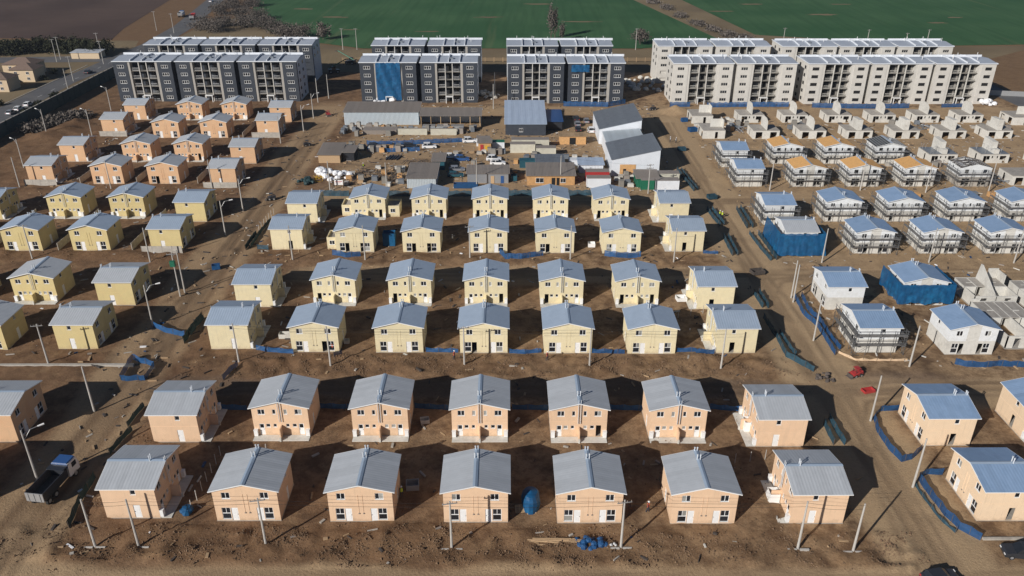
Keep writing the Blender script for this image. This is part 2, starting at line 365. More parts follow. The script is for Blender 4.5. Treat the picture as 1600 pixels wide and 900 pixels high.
def height(x, y):
    r = rough_mask(x, y)
    h = .035*(vnoise(x, y, 3.1, 61)-.5)
    h += r*(.50*(vnoise(x, y, 1.9, 62)-.45)+.46*(vnoise(x, y, .95, 63)-.45)+.2)
    for (mx, my, rad, hh) in MOUNDS:
        k = np.flatnonzero((np.abs(x-mx) < rad) & (np.abs(y-my) < rad))
        if len(k): h[k] += hh*np.clip(1-np.hypot(x[k]-mx, y[k]-my)/rad, 0, 1)**1.15*(.8+.4*vnoise(x[k], y[k], 1.3, 64))
    for t in TRACKS: h -= .10*np.exp(-(seg_d(x, y, t)/.55)**2)
    for t in RUTS: h -= .05*np.exp(-(seg_d(x, y, t)/.35)**2)
    fx = band(y, 62, 275, 6)*band(x, -150, 172, 6)
    return h*fx
def graded(segs):
    out = []
    for a, b, st in segs:
        n = max(1, int(round((b-a)/st))); out += list(np.linspace(a, b, n, endpoint=False))
    return np.array(out+[segs[-1][1]])
gx = graded([(-6000,-1500,1500),(-1500,-400,220),(-400,-170,20),(-170,-70,1.1),(-70,75,.55),(75,180,.9),(180,400,20),(400,1500,220),(1500,6000,1500)])
gy = graded([(-3000,-200,900),(-200,40,40),(40,60,4),(60,125,.5),(125,200,.75),(200,280,1.1),(280,400,8),(400,900,50),(900,3000,300),(3000,9000,2000)])
GX, GY = np.meshgrid(gx, gy, indexing='ij')
X = GX.ravel(); Y = GY.ravel()
H = height(X, Y)
nx, ny = len(gx), len(gy)
me = bpy.data.meshes.new("ground")
idx = np.arange(nx*ny).reshape(nx, ny)
F = np.stack([idx[:-1,:-1], idx[1:,:-1], idx[1:,1:], idx[:-1,1:]], -1).reshape(-1, 4)
me.vertices.add(nx*ny); me.vertices.foreach_set("co", np.stack([X, Y, H], 1).ravel().astype(np.float32))
me.loops.add(F.size); me.loops.foreach_set("vertex_index", F.ravel().astype(np.int32))
me.polygons.add(len(F)); me.polygons.foreach_set("loop_start", np.arange(0, F.size, 4, dtype=np.int32))
me.polygons.foreach_set("loop_total", np.full(len(F), 4, dtype=np.int32))
me.polygons.foreach_set("use_smooth", np.ones(len(F), dtype=bool))
me.update(calc_edges=True)
def attr(name, arr):
    a = me.attributes.new(name, 'FLOAT', 'POINT'); a.data.foreach_set("value", arr.astype(np.float32))
attr("road", road_mask(X, Y)); attr("rough", rough_mask(X, Y)); attr("gravel", gravel_mask(X, Y))
tr = np.zeros_like(X)
for t in TRACKS: tr = np.maximum(tr, np.exp(-(seg_d(X, Y, t)/.75)**2))
tl = np.zeros_like(X)
for t in LTRACKS: tl = np.maximum(tl, np.exp(-(seg_d(X, Y, t)/.5)**2))
rt = np.zeros_like(X)
for t in RUTS: rt = np.maximum(rt, np.exp(-(seg_d(X, Y, t)/.42)**2))
attr("rut", rt*(.45+.8*vnoise(X, Y, 6, 95)))
attr("track", tr); attr("light_track", tl)
attr("dry", sst(-60, 75, X+(vnoise(X, Y, 23, 91)-.5)*50)*(.6+.6*vnoise(X, Y, 9, 92)))
attr("scrub", sst(272, 300, Y)*(1-band(X, -145, 176, 6)*band(Y, 0, 345, 5)))
gm = bpy.data.materials.new("dirt"); gm.use_nodes = True; M["dirt"] = gm
n = gm.node_tree.nodes; l = gm.node_tree.links; b = n["Principled BSDF"]
b.inputs["Roughness"].default_value = 0.95; b.inputs["Specular IOR Level"].default_value = 0.12
tc = n.new("ShaderNodeTexCoord")
def noise(scale, det=6, rough=.6):
    q = n.new("ShaderNodeTexNoise"); q.inputs["Scale"].default_value = scale; q.inputs["Detail"].default_value = det
    q.inputs["Roughness"].default_value = rough; l.new(tc.outputs["Object"], q.inputs["Vector"]); return q.outputs["Fac"]
def mixc(fac, A, B, blend='MIX', lo=0.0, hi=1.0, flo=0.0, fhi=1.0):
    q = n.new("ShaderNodeMix"); q.data_type = 'RGBA'; q.blend_type = blend
    r = n.new("ShaderNodeMapRange"); r.inputs["From Min"].default_value = flo; r.inputs["From Max"].default_value = fhi
    r.inputs["To Min"].default_value = lo; r.inputs["To Max"].default_value = hi
    l.new(fac, r.inputs["Value"]); l.new(r.outputs[0], q.inputs["Factor"])
    for k, c in (("A", A), ("B", B)):
        if isinstance(c, tuple): q.inputs[k].default_value = (*c, 1)
        else: l.new(c, q.inputs[k])
    return q.outputs["Result"]
def at(name):
    q = n.new("ShaderNodeAttribute"); q.attribute_name = name; return q.outputs["Fac"]
c = mixc(noise(.09), (0.188, 0.112, 0.064), (0.244, 0.149, 0.085), flo=.35, fhi=.65)
c = mixc(at("dry"), c, (0.398, 0.278, 0.163), hi=.9)
c = mixc(noise(.6), c, (0.127, 0.073, 0.042), hi=.75, flo=.45, fhi=.7)
c = mixc(noise(.22, 7, .65), c, (0.105, 0.063, 0.037), hi=.85, flo=.47, fhi=.62)
c = mixc(noise(.31, 5, .6), c, (0.324, 0.215, 0.120), hi=.6, flo=.53, fhi=.68)
c = mixc(at("rough"), c, (0.167, 0.095, 0.049), hi=.5)
c = mixc(at("road"), c, (0.424, 0.300, 0.177), hi=.95)
c = mixc(at("gravel"), c, (0.170, 0.122, 0.087), hi=.9)
c = mixc(at("track"), c, (0.098, 0.050, 0.027), hi=.8)
c = mixc(at("light_track"), c, (0.466, 0.340, 0.209), hi=.8)
c = mixc(at("rut"), c, (0.111, 0.072, 0.044), hi=.55)
c = mixc(at("scrub"), c, (0.170, 0.104, 0.056), hi=.8)
c = mixc(noise(1.9, 8, .75), c, (0.080, 0.044, 0.027), hi=.72, flo=.5, fhi=.72)
c = mixc(noise(4.0, 5, .7), c, (0.375, 0.239, 0.140), hi=.55, flo=.58, fhi=.78)
c = mixc(at("road"), c, (0.398, 0.285, 0.172), hi=.5)      # wheels have rolled the streets to pale dust
c = mixc(at("rut"), c, (0.159, 0.108, 0.067), hi=.4)
l.new(c, b.inputs["Base Color"])
bp = n.new("ShaderNodeBump"); bp.inputs["Strength"].default_value = .8; bp.inputs["Distance"].default_value = .16
l.new(noise(3.2, 8, .7), bp.inputs["Height"]); l.new(bp.outputs[0], b.inputs["Normal"])
me.materials.append(gm)
struct(ob("ground", me))

# clods and stones in the churned strips: nobody could count them
def clods():
    N = 260000
    x = nrng.uniform(-62, 50, N); y = nrng.uniform(69, 117, N)
    x2 = nrng.uniform(-130, 50, 110000); y2 = nrng.uniform(117, 200, 110000)
    x = np.concatenate([x, x2]); y = np.concatenate([y, y2])
    keep = (nrng.random(len(x)) < rough_mask(x, y)**1.4*.6*sst(.25,.75,vnoise(x, y, 1.6, 77)))
    x = x[keep]; y = y[keep]
    s = .035+.07*nrng.random(len(x))+.15*nrng.random(len(x))**8
    base = np.array([(1,0,0),(-.5,.87,0),(-.5,-.87,0),(0,0,1),(0,0,-.6)], float)
    fc = np.array([(0,1,3),(1,2,3),(2,0,3),(1,0,4),(2,1,4),(0,2,4)])
    z = height(x, y)
    ang = nrng.uniform(0, 6.28, len(x)); ca, sa = np.cos(ang), np.sin(ang)
    jit = 1+.5*(nrng.random((len(x), 5, 3))-.5)
    P = base[None]*jit*s[:, None, None]
    vx = P[...,0]*ca[:,None]-P[...,1]*sa[:,None]+x[:,None]
    vy = P[...,0]*sa[:,None]+P[...,1]*ca[:,None]+y[:,None]
    vz = P[...,2]*.75+z[:,None]+s[:,None]*.15
    V = np.stack([vx, vy, vz], -1).reshape(-1, 3)
    FF = (fc[None]+5*np.arange(len(x))[:,None,None]).reshape(-1, 3)
    m = bpy.data.meshes.new("dirt_clods"); m.from_pydata(V.tolist(), [], FF.tolist())
    m.materials.append(M["clod"])
    struct(tag(ob("dirt_clods", m), "loose brown clods and stones churned up along the house fronts", "rubble"), "stuff")
clods()

# ------------------------------------------------------------------ fields, roads, wall behind the site
def sheet(name, poly, z, m, kind="structure"):
    me = bpy.data.meshes.new(name); me.from_pydata([(x, y, z) for x, y in poly], [], [tuple(range(len(poly)))])
    me.materials.append(M[m]); o = ob(name, me); return struct(o, kind)
def field_mat(name, A, B, Cc, rows, ang):
    m = bpy.data.materials.new(name); m.use_nodes = True; M[name] = m
    nn = m.node_tree.nodes; ll = m.node_tree.links; bb = nn["Principled BSDF"]
    bb.inputs["Roughness"].default_value = 1; bb.inputs["Specular IOR Level"].default_value = .05
    t = nn.new("ShaderNodeTexCoord")
    mp = nn.new("ShaderNodeMapping"); mp.inputs["Rotation"].default_value = (0, 0, ang)
    ll.new(t.outputs["Object"], mp.inputs["Vector"])
    st = nn.new("ShaderNodeMapping"); st.inputs["Scale"].default_value = (1, .04, 1); ll.new(mp.outputs[0], st.inputs["Vector"])
    def nz(src, s):
        q = nn.new("ShaderNodeTexNoise"); q.inputs["Scale"].default_value = s; q.inputs["Detail"].default_value = 5
        ll.new(src.outputs[0] if src is not t else t.outputs["Object"], q.inputs["Vector"]); return q.outputs["Fac"]
    def mx(fac, a, bcol, lo, hi, mh):
        q = nn.new("ShaderNodeMix"); q.data_type = 'RGBA'
        r = nn.new("ShaderNodeMapRange"); r.inputs["From Min"].default_value = lo; r.inputs["From Max"].default_value = hi; r.inputs["To Max"].default_value = mh
        ll.new(fac, r.inputs["Value"]); ll.new(r.outputs[0], q.inputs["Factor"])
        if isinstance(a, tuple): q.inputs["A"].default_value = (*a, 1)
        else: ll.new(a, q.inputs["A"])
        q.inputs["B"].default_value = (*bcol, 1); return q.outputs["Result"]
    c1 = mx(nz(t, .02), A, B, .4, .62, 1)
    c1 = mx(nz(st, rows), c1, tuple(v*.8 for v in A), .45, .65, .5)
    c1 = mx(nz(st, rows*.3), c1, Cc, .63, .75, .35)
    c1 = mx(nz(t, .045), c1, Cc, .70, .78, .8)
    ll.new(c1, bb.inputs["Base Color"])
field_mat("crop_green", (0.040, 0.102, 0.046), (0.058, 0.126, 0.058), (0.22, 0.20, 0.11), .35, R(2))
field_mat("ploughed", (0.100, 0.070, 0.060), (0.072, 0.051, 0.046), (0.12, 0.085, 0.065), .6, R(-70))
field_mat("dry_grass", (0.22, 0.17, 0.105), (0.15, 0.115, 0.075), (0.12, 0.13, 0.06), 1.2, R(-6))
sheet("green_field", [(-158,540),(-172,620),(-560,2600),(170,2600),(79,545),(104,398),(62,381),(-66,381),(-90,395),(-116,421),(-139,454)], .06, "crop_green")
sheet("green_field", [(110,545),(260,2600),(2400,2600),(900,900),(420,640),(314,512),(246,391),(207,388),(158,404),(124,416)], .06, "crop_green")
sheet("field_path", [(79,545),(110,545),(124,416),(158,404),(130,392),(104,398)], .03, "dry_grass")
sheet("field_path", [(79,545),(170,2600),(260,2600),(110,545)], .03, "dry_grass")
sheet("ploughed_field", [(-250,407),(-190,402),(-197,433),(-212,540),(-480,2600),(-2400,2600),(-900,500)], .06, "ploughed")
sheet("verge", [(-160,332),(176,332),(250,388),(206,386),(60,379),(-66,379),(-90,393),(-150,470),(-160,440)], .02, "dry_grass")
sheet("bare_ground", [(-500,225),(-158,225),(-158,340),(-176,400),(-500,410)], .015, "dry_grass")
road = [(-162,150),(-163,262),(-166,313),(-163,350),(-159,372),(-163,440),(-178,540),(-330,1500)]
road2 = [(-174,150),(-174,262),(-175,313),(-173,350),(-171,390),(-174,440),(-189,540),(-360,1500)]
sheet("road", road + road2[::-1], .05, "asphalt")
sheet("road", [(-173,352),(-400,338),(-400,350),(-173,364)], .045, "asphalt")
sheet("road", [(178,270),(330,240),(330,262),(186,296),(186,350),(178,350)], .05, "asphalt")
for i in range(28):
    y = 160+i*9.5
    if y > 420: break
    xr = -168.6 if y < 330 else -168.6+(y-330)*.02
    me2 = cached("dash", lambda: (lambda mb: (mb.quad((-.08,-1.6,0),(.08,-1.6,0),(.08,1.6,0),(-.08,1.6,0)), mb.mesh("road_marking"))[1])(MB("line_white")))
    struct(ob("road_marking", me2, None, (xr, y, .056)))
mb = MB("concrete"); mb.box(-161.6, -161.3, 150, 330, 0, .14); struct(ob("kerb", mb.mesh("kerb")))
mb = MB("concrete"); mb.box(-175.4, -175.1, 150, 345, 0, .14); struct(ob("kerb", mb.mesh("kerb")))

prng = random.Random(12)
for (cx, cy, L, W) in ((125,492,16,5),(180,480,22,6),(232,452,12,5),(250,470,10,4),(150,520,20,6),(-10,470,18,5),(-40,425,14,3),(40,455,24,4),(20,520,20,5),(-95,470,16,5),(-120,500,14,6),(-80,430,10,3),(205,520,16,4)):
    pts = []
    for k in range(16):
        a = 6.283*k/16; r = prng.uniform(.55, 1.1); pts.append((cx+math.cos(a)*L*.5*r, cy+math.sin(a)*W*.5*r))
    sheet("field_bare_patch", pts, .075, "dry_grass")

# ------------------------------------------------------------------ two-storey houses
HW, HD, HE, HR = 8.0, 6.73, 4.95, 6.05         # width over the gable, depth, eave and ridge height
OX, OY = 0.36, 0.33                             # roof overhangs
SL = (HR-HE)/(HW/2+OX)
WT = HE + SL*OX - 0.05                          # top of the side walls, under the roof
WR = HR - 0.06
FROT = [0, math.pi/2, math.pi, -math.pi/2]      # front, right, rear, left facade
FW = [HW, HD, HW, HD]
FD = [HD/2, HW/2, HD/2, HW/2]
def frot(k, u, d, z):                           # facade frame (u along, d outwards) -> house frame
    c, s = math.cos(FROT[k]), math.sin(FROT[k])
    x, y = u, -(FD[k]+d)
    return (x*c-y*s, x*s+y*c, z)
# openings per facade: (kind, u0, u1, z0, z1)
FRONT = [("win2", s*1.85, s*2.90, 3.60, 4.58) for s in (-1, 1)] + [("winlow", s*2.10, s*3.20, .32, 2.16) for s in (-1, 1)] + [("door", s*1.18, s*2.02, .08, 2.14) for s in (-1, 1)]
REAR = [("win2", s*2.13, s*3.13, 3.68, 4.57) for s in (-1, 1)] + [("win1", s*.58, s*1.05, 3.72, 4.56) for s in (-1, 1)] \
     + [("winr", s*1.60, s*2.20, 1.48, 2.06) for s in (-1, 1)] + [("win1", s*.66, s*1.16, 1.48, 2.06) for s in (-1, 1)] + [("doorg", s*2.46, s*3.20, .12, 2.08) for s in (-1, 1)]
def side(sg): return [("win1", sg*.33, sg*.99, 3.80, 4.56), ("doors", sg*.25, sg*1.12, .08, 2.12)]
OPEN = [FRONT, side(1), REAR, side(-1)]
OPEN = [[(k, min(a, b), max(a, b), z0, z1) for k, a, b, z0, z1 in L] for L in OPEN]

def facade(mb, k, holes, mlo=0, mhi=0, split=2.62, strip=None):
    w, h = FW[k], WT
    us = sorted({-w/2, w/2, *[a for _, a, *_ in holes], *[q[2] for q in holes], *(strip or ())})
    zs = sorted({0, split, h, *[q[3] for q in holes], *[q[4] for q in holes]})
    for u0, u1 in zip(us[:-1], us[1:]):
        for z0, z1 in zip(zs[:-1], zs[1:]):
            um, zm = (u0+u1)/2, (z0+z1)/2
            if any(a < um < b2 and c < zm < d for _, a, b2, c, d in holes): continue
            m = mlo if zm < split else mhi
            if strip and strip[0] < um < strip[1]: m = mlo
            mb.quad(frot(k,u0,0,z0), frot(k,u1,0,z0), frot(k,u1,0,z1), frot(k,u0,0,z1), m)
    for _, a, b2, z0, z1 in holes:
        m = mlo if z1 < split else mhi
        D = -.14
        mb.quad(frot(k,a,0,z0), frot(k,b2,0,z0), frot(k,b2,D,z0), frot(k,a,D,z0), m)
        mb.quad(frot(k,a,D,z1), frot(k,b2,D,z1), frot(k,b2,0,z1), frot(k,a,0,z1), m)
        mb.quad(frot(k,a,0,z0), frot(k,a,D,z0), frot(k,a,D,z1), frot(k,a,0,z1), m)
        mb.quad(frot(k,b2,D,z0), frot(k,b2,0,z0), frot(k,b2,0,z1), frot(k,b2,D,z1), m)
    if k in (0, 2):
        if strip:
            s0, s1 = strip; zt = lambda u: WR-(WR-h)*abs(u)/(w/2)
            mb.quad(frot(k,-w/2,0,h), frot(k,s0,0,h), frot(k,s0,0,zt(s0)), frot(k,-w/2,0,h+.001), mhi)
            mb.quad(frot(k,s1,0,h), frot(k,w/2,0,h), frot(k,w/2,0,h+.001), frot(k,s1,0,zt(s1)), mhi)
            mb.quad(frot(k,s0,0,h), frot(k,0,0,h), frot(k,0,0,WR), frot(k,s0,0,zt(s0)), mlo)
            mb.quad(frot(k,0,0,h), frot(k,s1,0,h), frot(k,s1,0,zt(s1)), frot(k,0,0,WR), mlo)
        else:
            mb.tri(frot(k,-w/2,0,h), frot(k,w/2,0,h), frot(k,0,0,WR), mhi)

def win_meshes(kind, w, h, fm):
    def build():
        mb = MB(fm); t = .055
        mb.box(-w/2, w/2, -.02, .05, -h/2, -h/2+t); mb.box(-w/2, w/2, -.02, .05, h/2-t, h/2)
        mb.box(-w/2, -w/2+t, -.02, .05, -h/2+t, h/2-t); mb.box(w/2-t, w/2, -.02, .05, -h/2+t, h/2-t)
        panes = []
        if kind == "win2":
            mb.box(-.035, .035, -.025, .045, -h/2+t, h/2-t)
            panes = [(-w/2+t, -.035, -h/2+t, h/2-t), (.035, w/2-t, -h/2+t, h/2-t)]
        elif kind == "winlow":
            zc = 0.0
            mb.box(-w/2+t, w/2-t, -.025, .045, zc-.05, zc+.05); mb.box(-.03, .03, -.024, .044, zc+.05, h/2-t)
            panes = [(-w/2+t, w/2-t, -h/2+t, zc-.05), (-w/2+t, -.03, zc+.05, h/2-t), (.03, w/2-t, zc+.05, h/2-t)]
        else:
            panes = [(-w/2+t, w/2-t, -h/2+t, h/2-t)]
        mb.box(-w/2-.05, w/2+.05, -.10, .02, -h/2-.05, -h/2+.0, 0)
        return mb.mesh("window"), panes
    return cached(("win", kind, round(w, 2), round(h, 2), fm), build)
def pane_mesh(w, h, m):
    def build():
        mb = MB(m); mb.box(-w/2, w/2, 0, .012, -h/2, h/2); return mb.mesh("pane")
    return cached(("pane", round(w, 2), round(h, 2), m), build)
def put_window(parent, k, kind, u0, u1, z0, z1, fm="trim_white", frost=.0):
    w, h = u1-u0, z1-z0
    me, panes = win_meshes(kind, w, h, fm)
    o = ob("window", me, parent, frot(k, (u0+u1)/2, -.06, (z0+z1)/2), FROT[k])
    for (a, b2, c, d) in panes:
        ob("pane", pane_mesh(b2-a, d-c, "frosted" if rng.random() < frost else "glass"), o, ((a+b2)/2, .015, (c+d)/2))
    return o
def put_door(parent, k, kind, u0, u1, z0, z1, opened):
    w, h = u1-u0, z1-z0
    def build():
        mb = MB("trim_white"); t = .05
        if kind == "doorg":
            mb.box(-w/2, w/2, 0, .04, 0, h*.62); mb.box(-w/2, w/2, 0, .04, h-.1, h)
            mb.box(-w/2, -w/2+.1, 0, .04, h*.62, h-.1); mb.box(w/2-.1, w/2, 0, .04, h*.62, h-.1)
        else:
            mb.box(-w/2, w/2, 0, .04, 0, h)
            for z in (.15, 1.05):
                mb.box(-w/2+.14, w/2-.14, -.012, 0, z, z+.8)
        return mb.mesh("door")
    me = cached(("door", kind, round(w, 2), round(h, 2)), build)
    o = ob("door", me, parent, frot(k, (u0+u1)/2, -.05, z0), FROT[k])
    if kind == "doorg":
        ob("pane", pane_mesh(w-.2, h*.38-.1, "glass"), o, (0, .02, h*.62+(h*.38-.1)/2))
    hm = cached("handle", lambda: (lambda q: (q.box(-.02,.02,-.07,0,-.06,.06), q.mesh("handle"))[1])(MB("galvanised")))
    ob("handle", hm, o, (w/2-.1 if u0 < 0 else -w/2+.1, 0, 1.0))
    if opened:
        o.rotation_euler = (0, 0, FROT[k]+R(82)); v = frot(k, u1-.03, -.05-w/2-.08, z0); o.location = v
    return o

def roof_strip(y0, y1, ribs, m, rib_h=.045):
    """one slope of ribbed sheet from the ridge (x=0) to the eave (x=+), between y0 and y1"""
    mb = MB(m); p = []; st = (y1-y0)/ribs
    for i in range(ribs):
        a = y0+i*st
        p += [(a, 0), (a+st*.30, 0), (a+st*.55, rib_h), (a+st*.72, rib_h)]
    p.append((y1, 0))
    xe = HW/2+OX
    for (ya, za), (yb, zb) in zip(p[:-1], p[1:]):
        mb.quad((0, ya, HR+za), (xe, ya, HE+za), (xe, yb, HE+zb), (0, yb, HR+zb))
    return mb.mesh("roof_sheet")
def add_roof(parent, m, sheets, trim="trim_white"):
    def under():
        mb = MB(trim, "sheet_brown"); xe = HW/2+OX-.02; y0, y1 = -HD/2-OY+.02, HD/2+OY-.02; t = .10
        for s in (-1, 1):
            mb.quad((0, y0, HR-.02), (s*xe, y0, HE-.02), (s*xe, y1, HE-.02), (0, y1, HR-.02), 1)
            for y in (y0, y1):                                        # barge boards
                mb.prism([(0, HR+.005), (s*(xe+.03), HE+.0), (s*(xe+.03), HE-.13), (0, HR-.13)], y-.02, y+.02, 'y', 0)
            mb.box(s*xe-.02, s*xe+.02, y0, y1, HE-.12, HE-.012, 0)    # fascia with gutter
        return mb.mesh("roof")
    r = ob("roof", cached(("under", trim), under), parent)
    Lr = HD+2*OY
    if sheets:
        N = 9; w = Lr/N
        for s in (0, 1):
            me = cached(("sheet", m, N), lambda: roof_strip(-w/2, w/2, 2, m, .009))
            for i in range(N):
                q = ob("roof_sheet", me, r, (0, -Lr/2+(i+.5)*w, .004*rng.random()), math.pi*s)
    else:
        me = cached(("slope", m), lambda: roof_strip(-Lr/2, Lr/2, 18, m, .018))
        for s in (0, 1): ob("roof_sheet", me, r, (0, 0, 0), math.pi*s)
    def cap():
        mb = MB("ridge_zinc"); a = .30
        for s in (-1, 1):
            mb.quad((0, -Lr/2-.02, HR+.075), (s*a, -Lr/2-.02, HR-SL*a+.06), (s*a, Lr/2+.02, HR-SL*a+.06), (0, Lr/2+.02, HR+.075))
        return mb.mesh("ridge_cap")
    ob("ridge_cap", cached("cap", cap), r)
    return r
def vent(r, x, y, h=.85, drop=.0):
    def build():
        mb = MB("pipe_zinc"); mb.tube((0,0,-.35-drop), (0,0,h), .075, n=8); mb.tube((0,0,h-.12), (0,0,h-.06), .12, n=8); mb.tube((0,0,h-.02), (0,0,h+.03), .12, .03, n=8)
        return mb.mesh("vent_pipe")
    return ob("vent_pipe", cached(("vent", h, drop), build), r, (x, y, HR-SL*abs(x)))

HOUSES = []          # (x, y, short description) for wording the labels of what stands near
def visible_faces(x, y, rz):
    out = []
    for k in range(4):
        a = FROT[k]+rz; nx, ny = math.sin(a), -math.cos(a)
        cx, cy = x+nx*FD[k], y+ny*FD[k]
        if nx*(0-cx)+ny*(0-cy) > 0: out.append(k)
    return out
def house(x, ynear, rot, wall, label, short, roof="roof_zinc", sheets=False, open_doors=(), cat="house", group=None,
          low=None, strip=None, frame="trim_white", glazed=True, roofed=True, trim="trim_white", porch=True, vents=True, frost=.5, bare=False, name="house"):
    """ynear: y of the wall that faces the camera; rot in quarter turns"""
    rz = rot*math.pi/2
    depth = HD if rot % 2 == 0 else HW
    cy = ynear+depth/2
    h = thing(name, label, cat, (x, cy, 0), rz, group)
    HOUSES.append((x, cy, short))
    vis = visible_faces(x, cy, rz)
    def wm():
        mb = MB(low or wall, wall)
        for k in range(4):
            holes = OPEN[k] if k in vis else []
            if bare: holes = [q for q in holes if q[0] != "doors"] if k in (1, 3) else holes
            facade(mb, k, holes, 0, 1, strip=strip if k in (0, 2) else None)
        return mb.mesh("wall")
    ob("wall", cached(("wall", wall, low, strip, tuple(vis), bare), wm), h)
    def floor():
        mb = MB("slab", "taupe"); mb.box(-HW/2-.04, HW/2+.04, -HD/2-.04, HD/2+.04, -.2, .075, 0)
        mb.box(-HW/2+.1, HW/2-.1, -HD/2+.1, HD/2-.1, 2.5, 2.6, 1)
        return mb.mesh("floor_slab")
    ob("floor_slab", cached("floor_slab", floor), h)
    if not low:
        def bandm():
            mb = MB(wall)
            for k in range(4):
                w = FW[k]/2
                a, b2 = frot(k, -w, 0, 0), frot(k, w, .018, 0)
                mb.box(min(a[0], b2[0]), max(a[0], b2[0]), min(a[1], b2[1]), max(a[1], b2[1]), 2.70, 2.78)
            return mb.mesh("floor_band")
        ob("floor_band", cached(("band", wall), bandm), h)
    for k in vis:
        for (kind, u0, u1, z0, z1) in OPEN[k]:
            if kind.startswith("win"):
                if glazed: put_window(h, k, kind, u0, u1, z0, z1, frame, frost if kind in ("win1", "winr") and k == 2 else .10)
            else:
                tagk = {"door": "f", "doorg": "r", "doors": "s"}[kind]+("l" if u0 < 0 else "r")
                if bare: continue
                if rng.random() < .07 and tagk[0] != "s": continue
                if tagk in open_doors or (tagk[0] == "s" and "s" in open_doors): continue
                put_door(h, k, kind, u0, u1, z0, z1, False)
        if k == 0 and not bare:
            mm = cached("meter", lambda: (lambda q: (q.tube((0,.0,0),(0,-.09,0),.10,n=10), q.mesh("meter"))[1])(MB("sheet_brown")))
            for s in (-1, 1): ob("meter", mm, h, frot(0, s*.28, 0, 1.37))
            cm = cached(("conduit", wall), lambda: (lambda q: (q.tube((0,-.02,1.47),(0,-.02,4.3),.022,n=5), q.mesh("conduit"))[1])(MB(wall)))
            for s in (-1, 1): ob("conduit", cm, h, frot(0, s*.28, 0, 0))
        if k == 2 and porch:
            pm = cached("porch", lambda: (lambda q: (q.box(-4.0, 4.0, HD/2+.05, HD/2+1.35, -.1, .10), q.mesh("porch_slab"))[1])(MB("pale_concrete")))
            ob("porch_slab", pm, h)
            fm = cached(("fin", wall), lambda: (lambda q: (q.box(-.075, .075, HD/2+.01, HD/2+1.25, .105, 1.9, 0), q.box(-.12,.12,HD/2+1.26,HD/2+1.5,.0,.62,1), q.mesh("party_wall"))[2])(MB(wall, "pale_concrete")))
            ob("party_wall", fm, h)
            bm = cached("tank", lambda: (lambda q: (q.box(-.27,.27,0,.42,.2,1.15), q.box(-.30,.30,-.01,.45,1.15,1.22), q.mesh("gas_box"))[2])(MB("trim_white")))
            for s in (-1, 1): ob("gas_box", bm, h, (s*3.72, HD/2+.01, 0))
            dm = cached("downpipe", lambda: (lambda q: (q.tube((0,HD/2+.08,2.5),(0,HD/2+.08,HR+.55),.055,n=8), q.mesh("flue_pipe"))[1])(MB("pipe_zinc")))
            for s in (-1, 1): ob("flue_pipe", dm, h, (s*.17, .10, 0))
    if roofed:
        r = add_roof(h, roof, sheets, trim)
        if vents:
            for s in (-1, 1):
                vent(r, s*.20, HD/2-1.65)
                if not (2 in vis): vent(r, s*.17, HD/2+.1, .6)
    return h

# the finished houses: central block, rows from the camera backwards
CX = [-32.43, -18.2, -3.93, 10.27, 24.4]
LX, RX = -47.1, 38.65
ROWN = dict(A="frontmost", B="second", C="third", D="fourth", E="fifth", F="sixth", G="seventh", H="eighth", I="ninth", J="tenth")
NEAR = dict(A=(77.9, 76.55), B=(93.2, 91.8), C=(118.5, 116.9), D=(133.5, 132.3), E=(159.3, 158.1), F=(174.3, 174.3))
WALLC = dict(A=("salmon", "salmon"), B=("salmon", "salmon"), C=("yellow", "pale yellow"), D=("yellow", "pale yellow"), E=("yellow", "pale yellow"), F=("yellow", "pale yellow"))
OPENED = {("E",1): ("fl","fr"), ("E",2): ("fl","fr"), ("E",4): ("fl",), ("D",1): ("rl",), ("D",2): ("rl",), ("D",4): ("rl",), ("D",5): ("rl","rr"), ("D",3): ("rr",),
          ("F",1): ("rr",), ("F",2): ("rr",), ("F",3): ("rr","rl"), ("F",5): ("rr","rl"), ("C",6): ("s",), ("E",6): ("s",), ("D",6): ("s",), ("E",0): ("s",)}
def row_y(r, x): return ROWY[r]-.0142*(x+3.93)
for r in "ABCDEF":
    wall, cname = WALLC[r]
    facing = 0 if r in "ACE" else 2
    zinc = "roof_zinc" if r in "AB" else "roof_zinc_sky_tint"
    xs = [LX]+CX+[RX]
    for i, x in enumerate(xs):
        end = i in (0, 6)
        rot = (-1 if i == 0 else 1) if end else facing
        yn = NEAR[r][0 if i == 0 else 1] if end else row_y(r, x)
        what = "house turned side-on" if end else ("gabled house, front side" if facing == 0 else "gabled house, rear side")
        house(x, yn, rot, wall, f"{cname} {what}, {ORD[i+1]} from left, {ROWN[r]} row, central block",
              f"{ORD[i+1]} house of {ROWN[r]} central row", roof=zinc, sheets=r in "AB", open_doors=OPENED.get((r, i), ()), group="finished houses of the central block",
              porch=True)
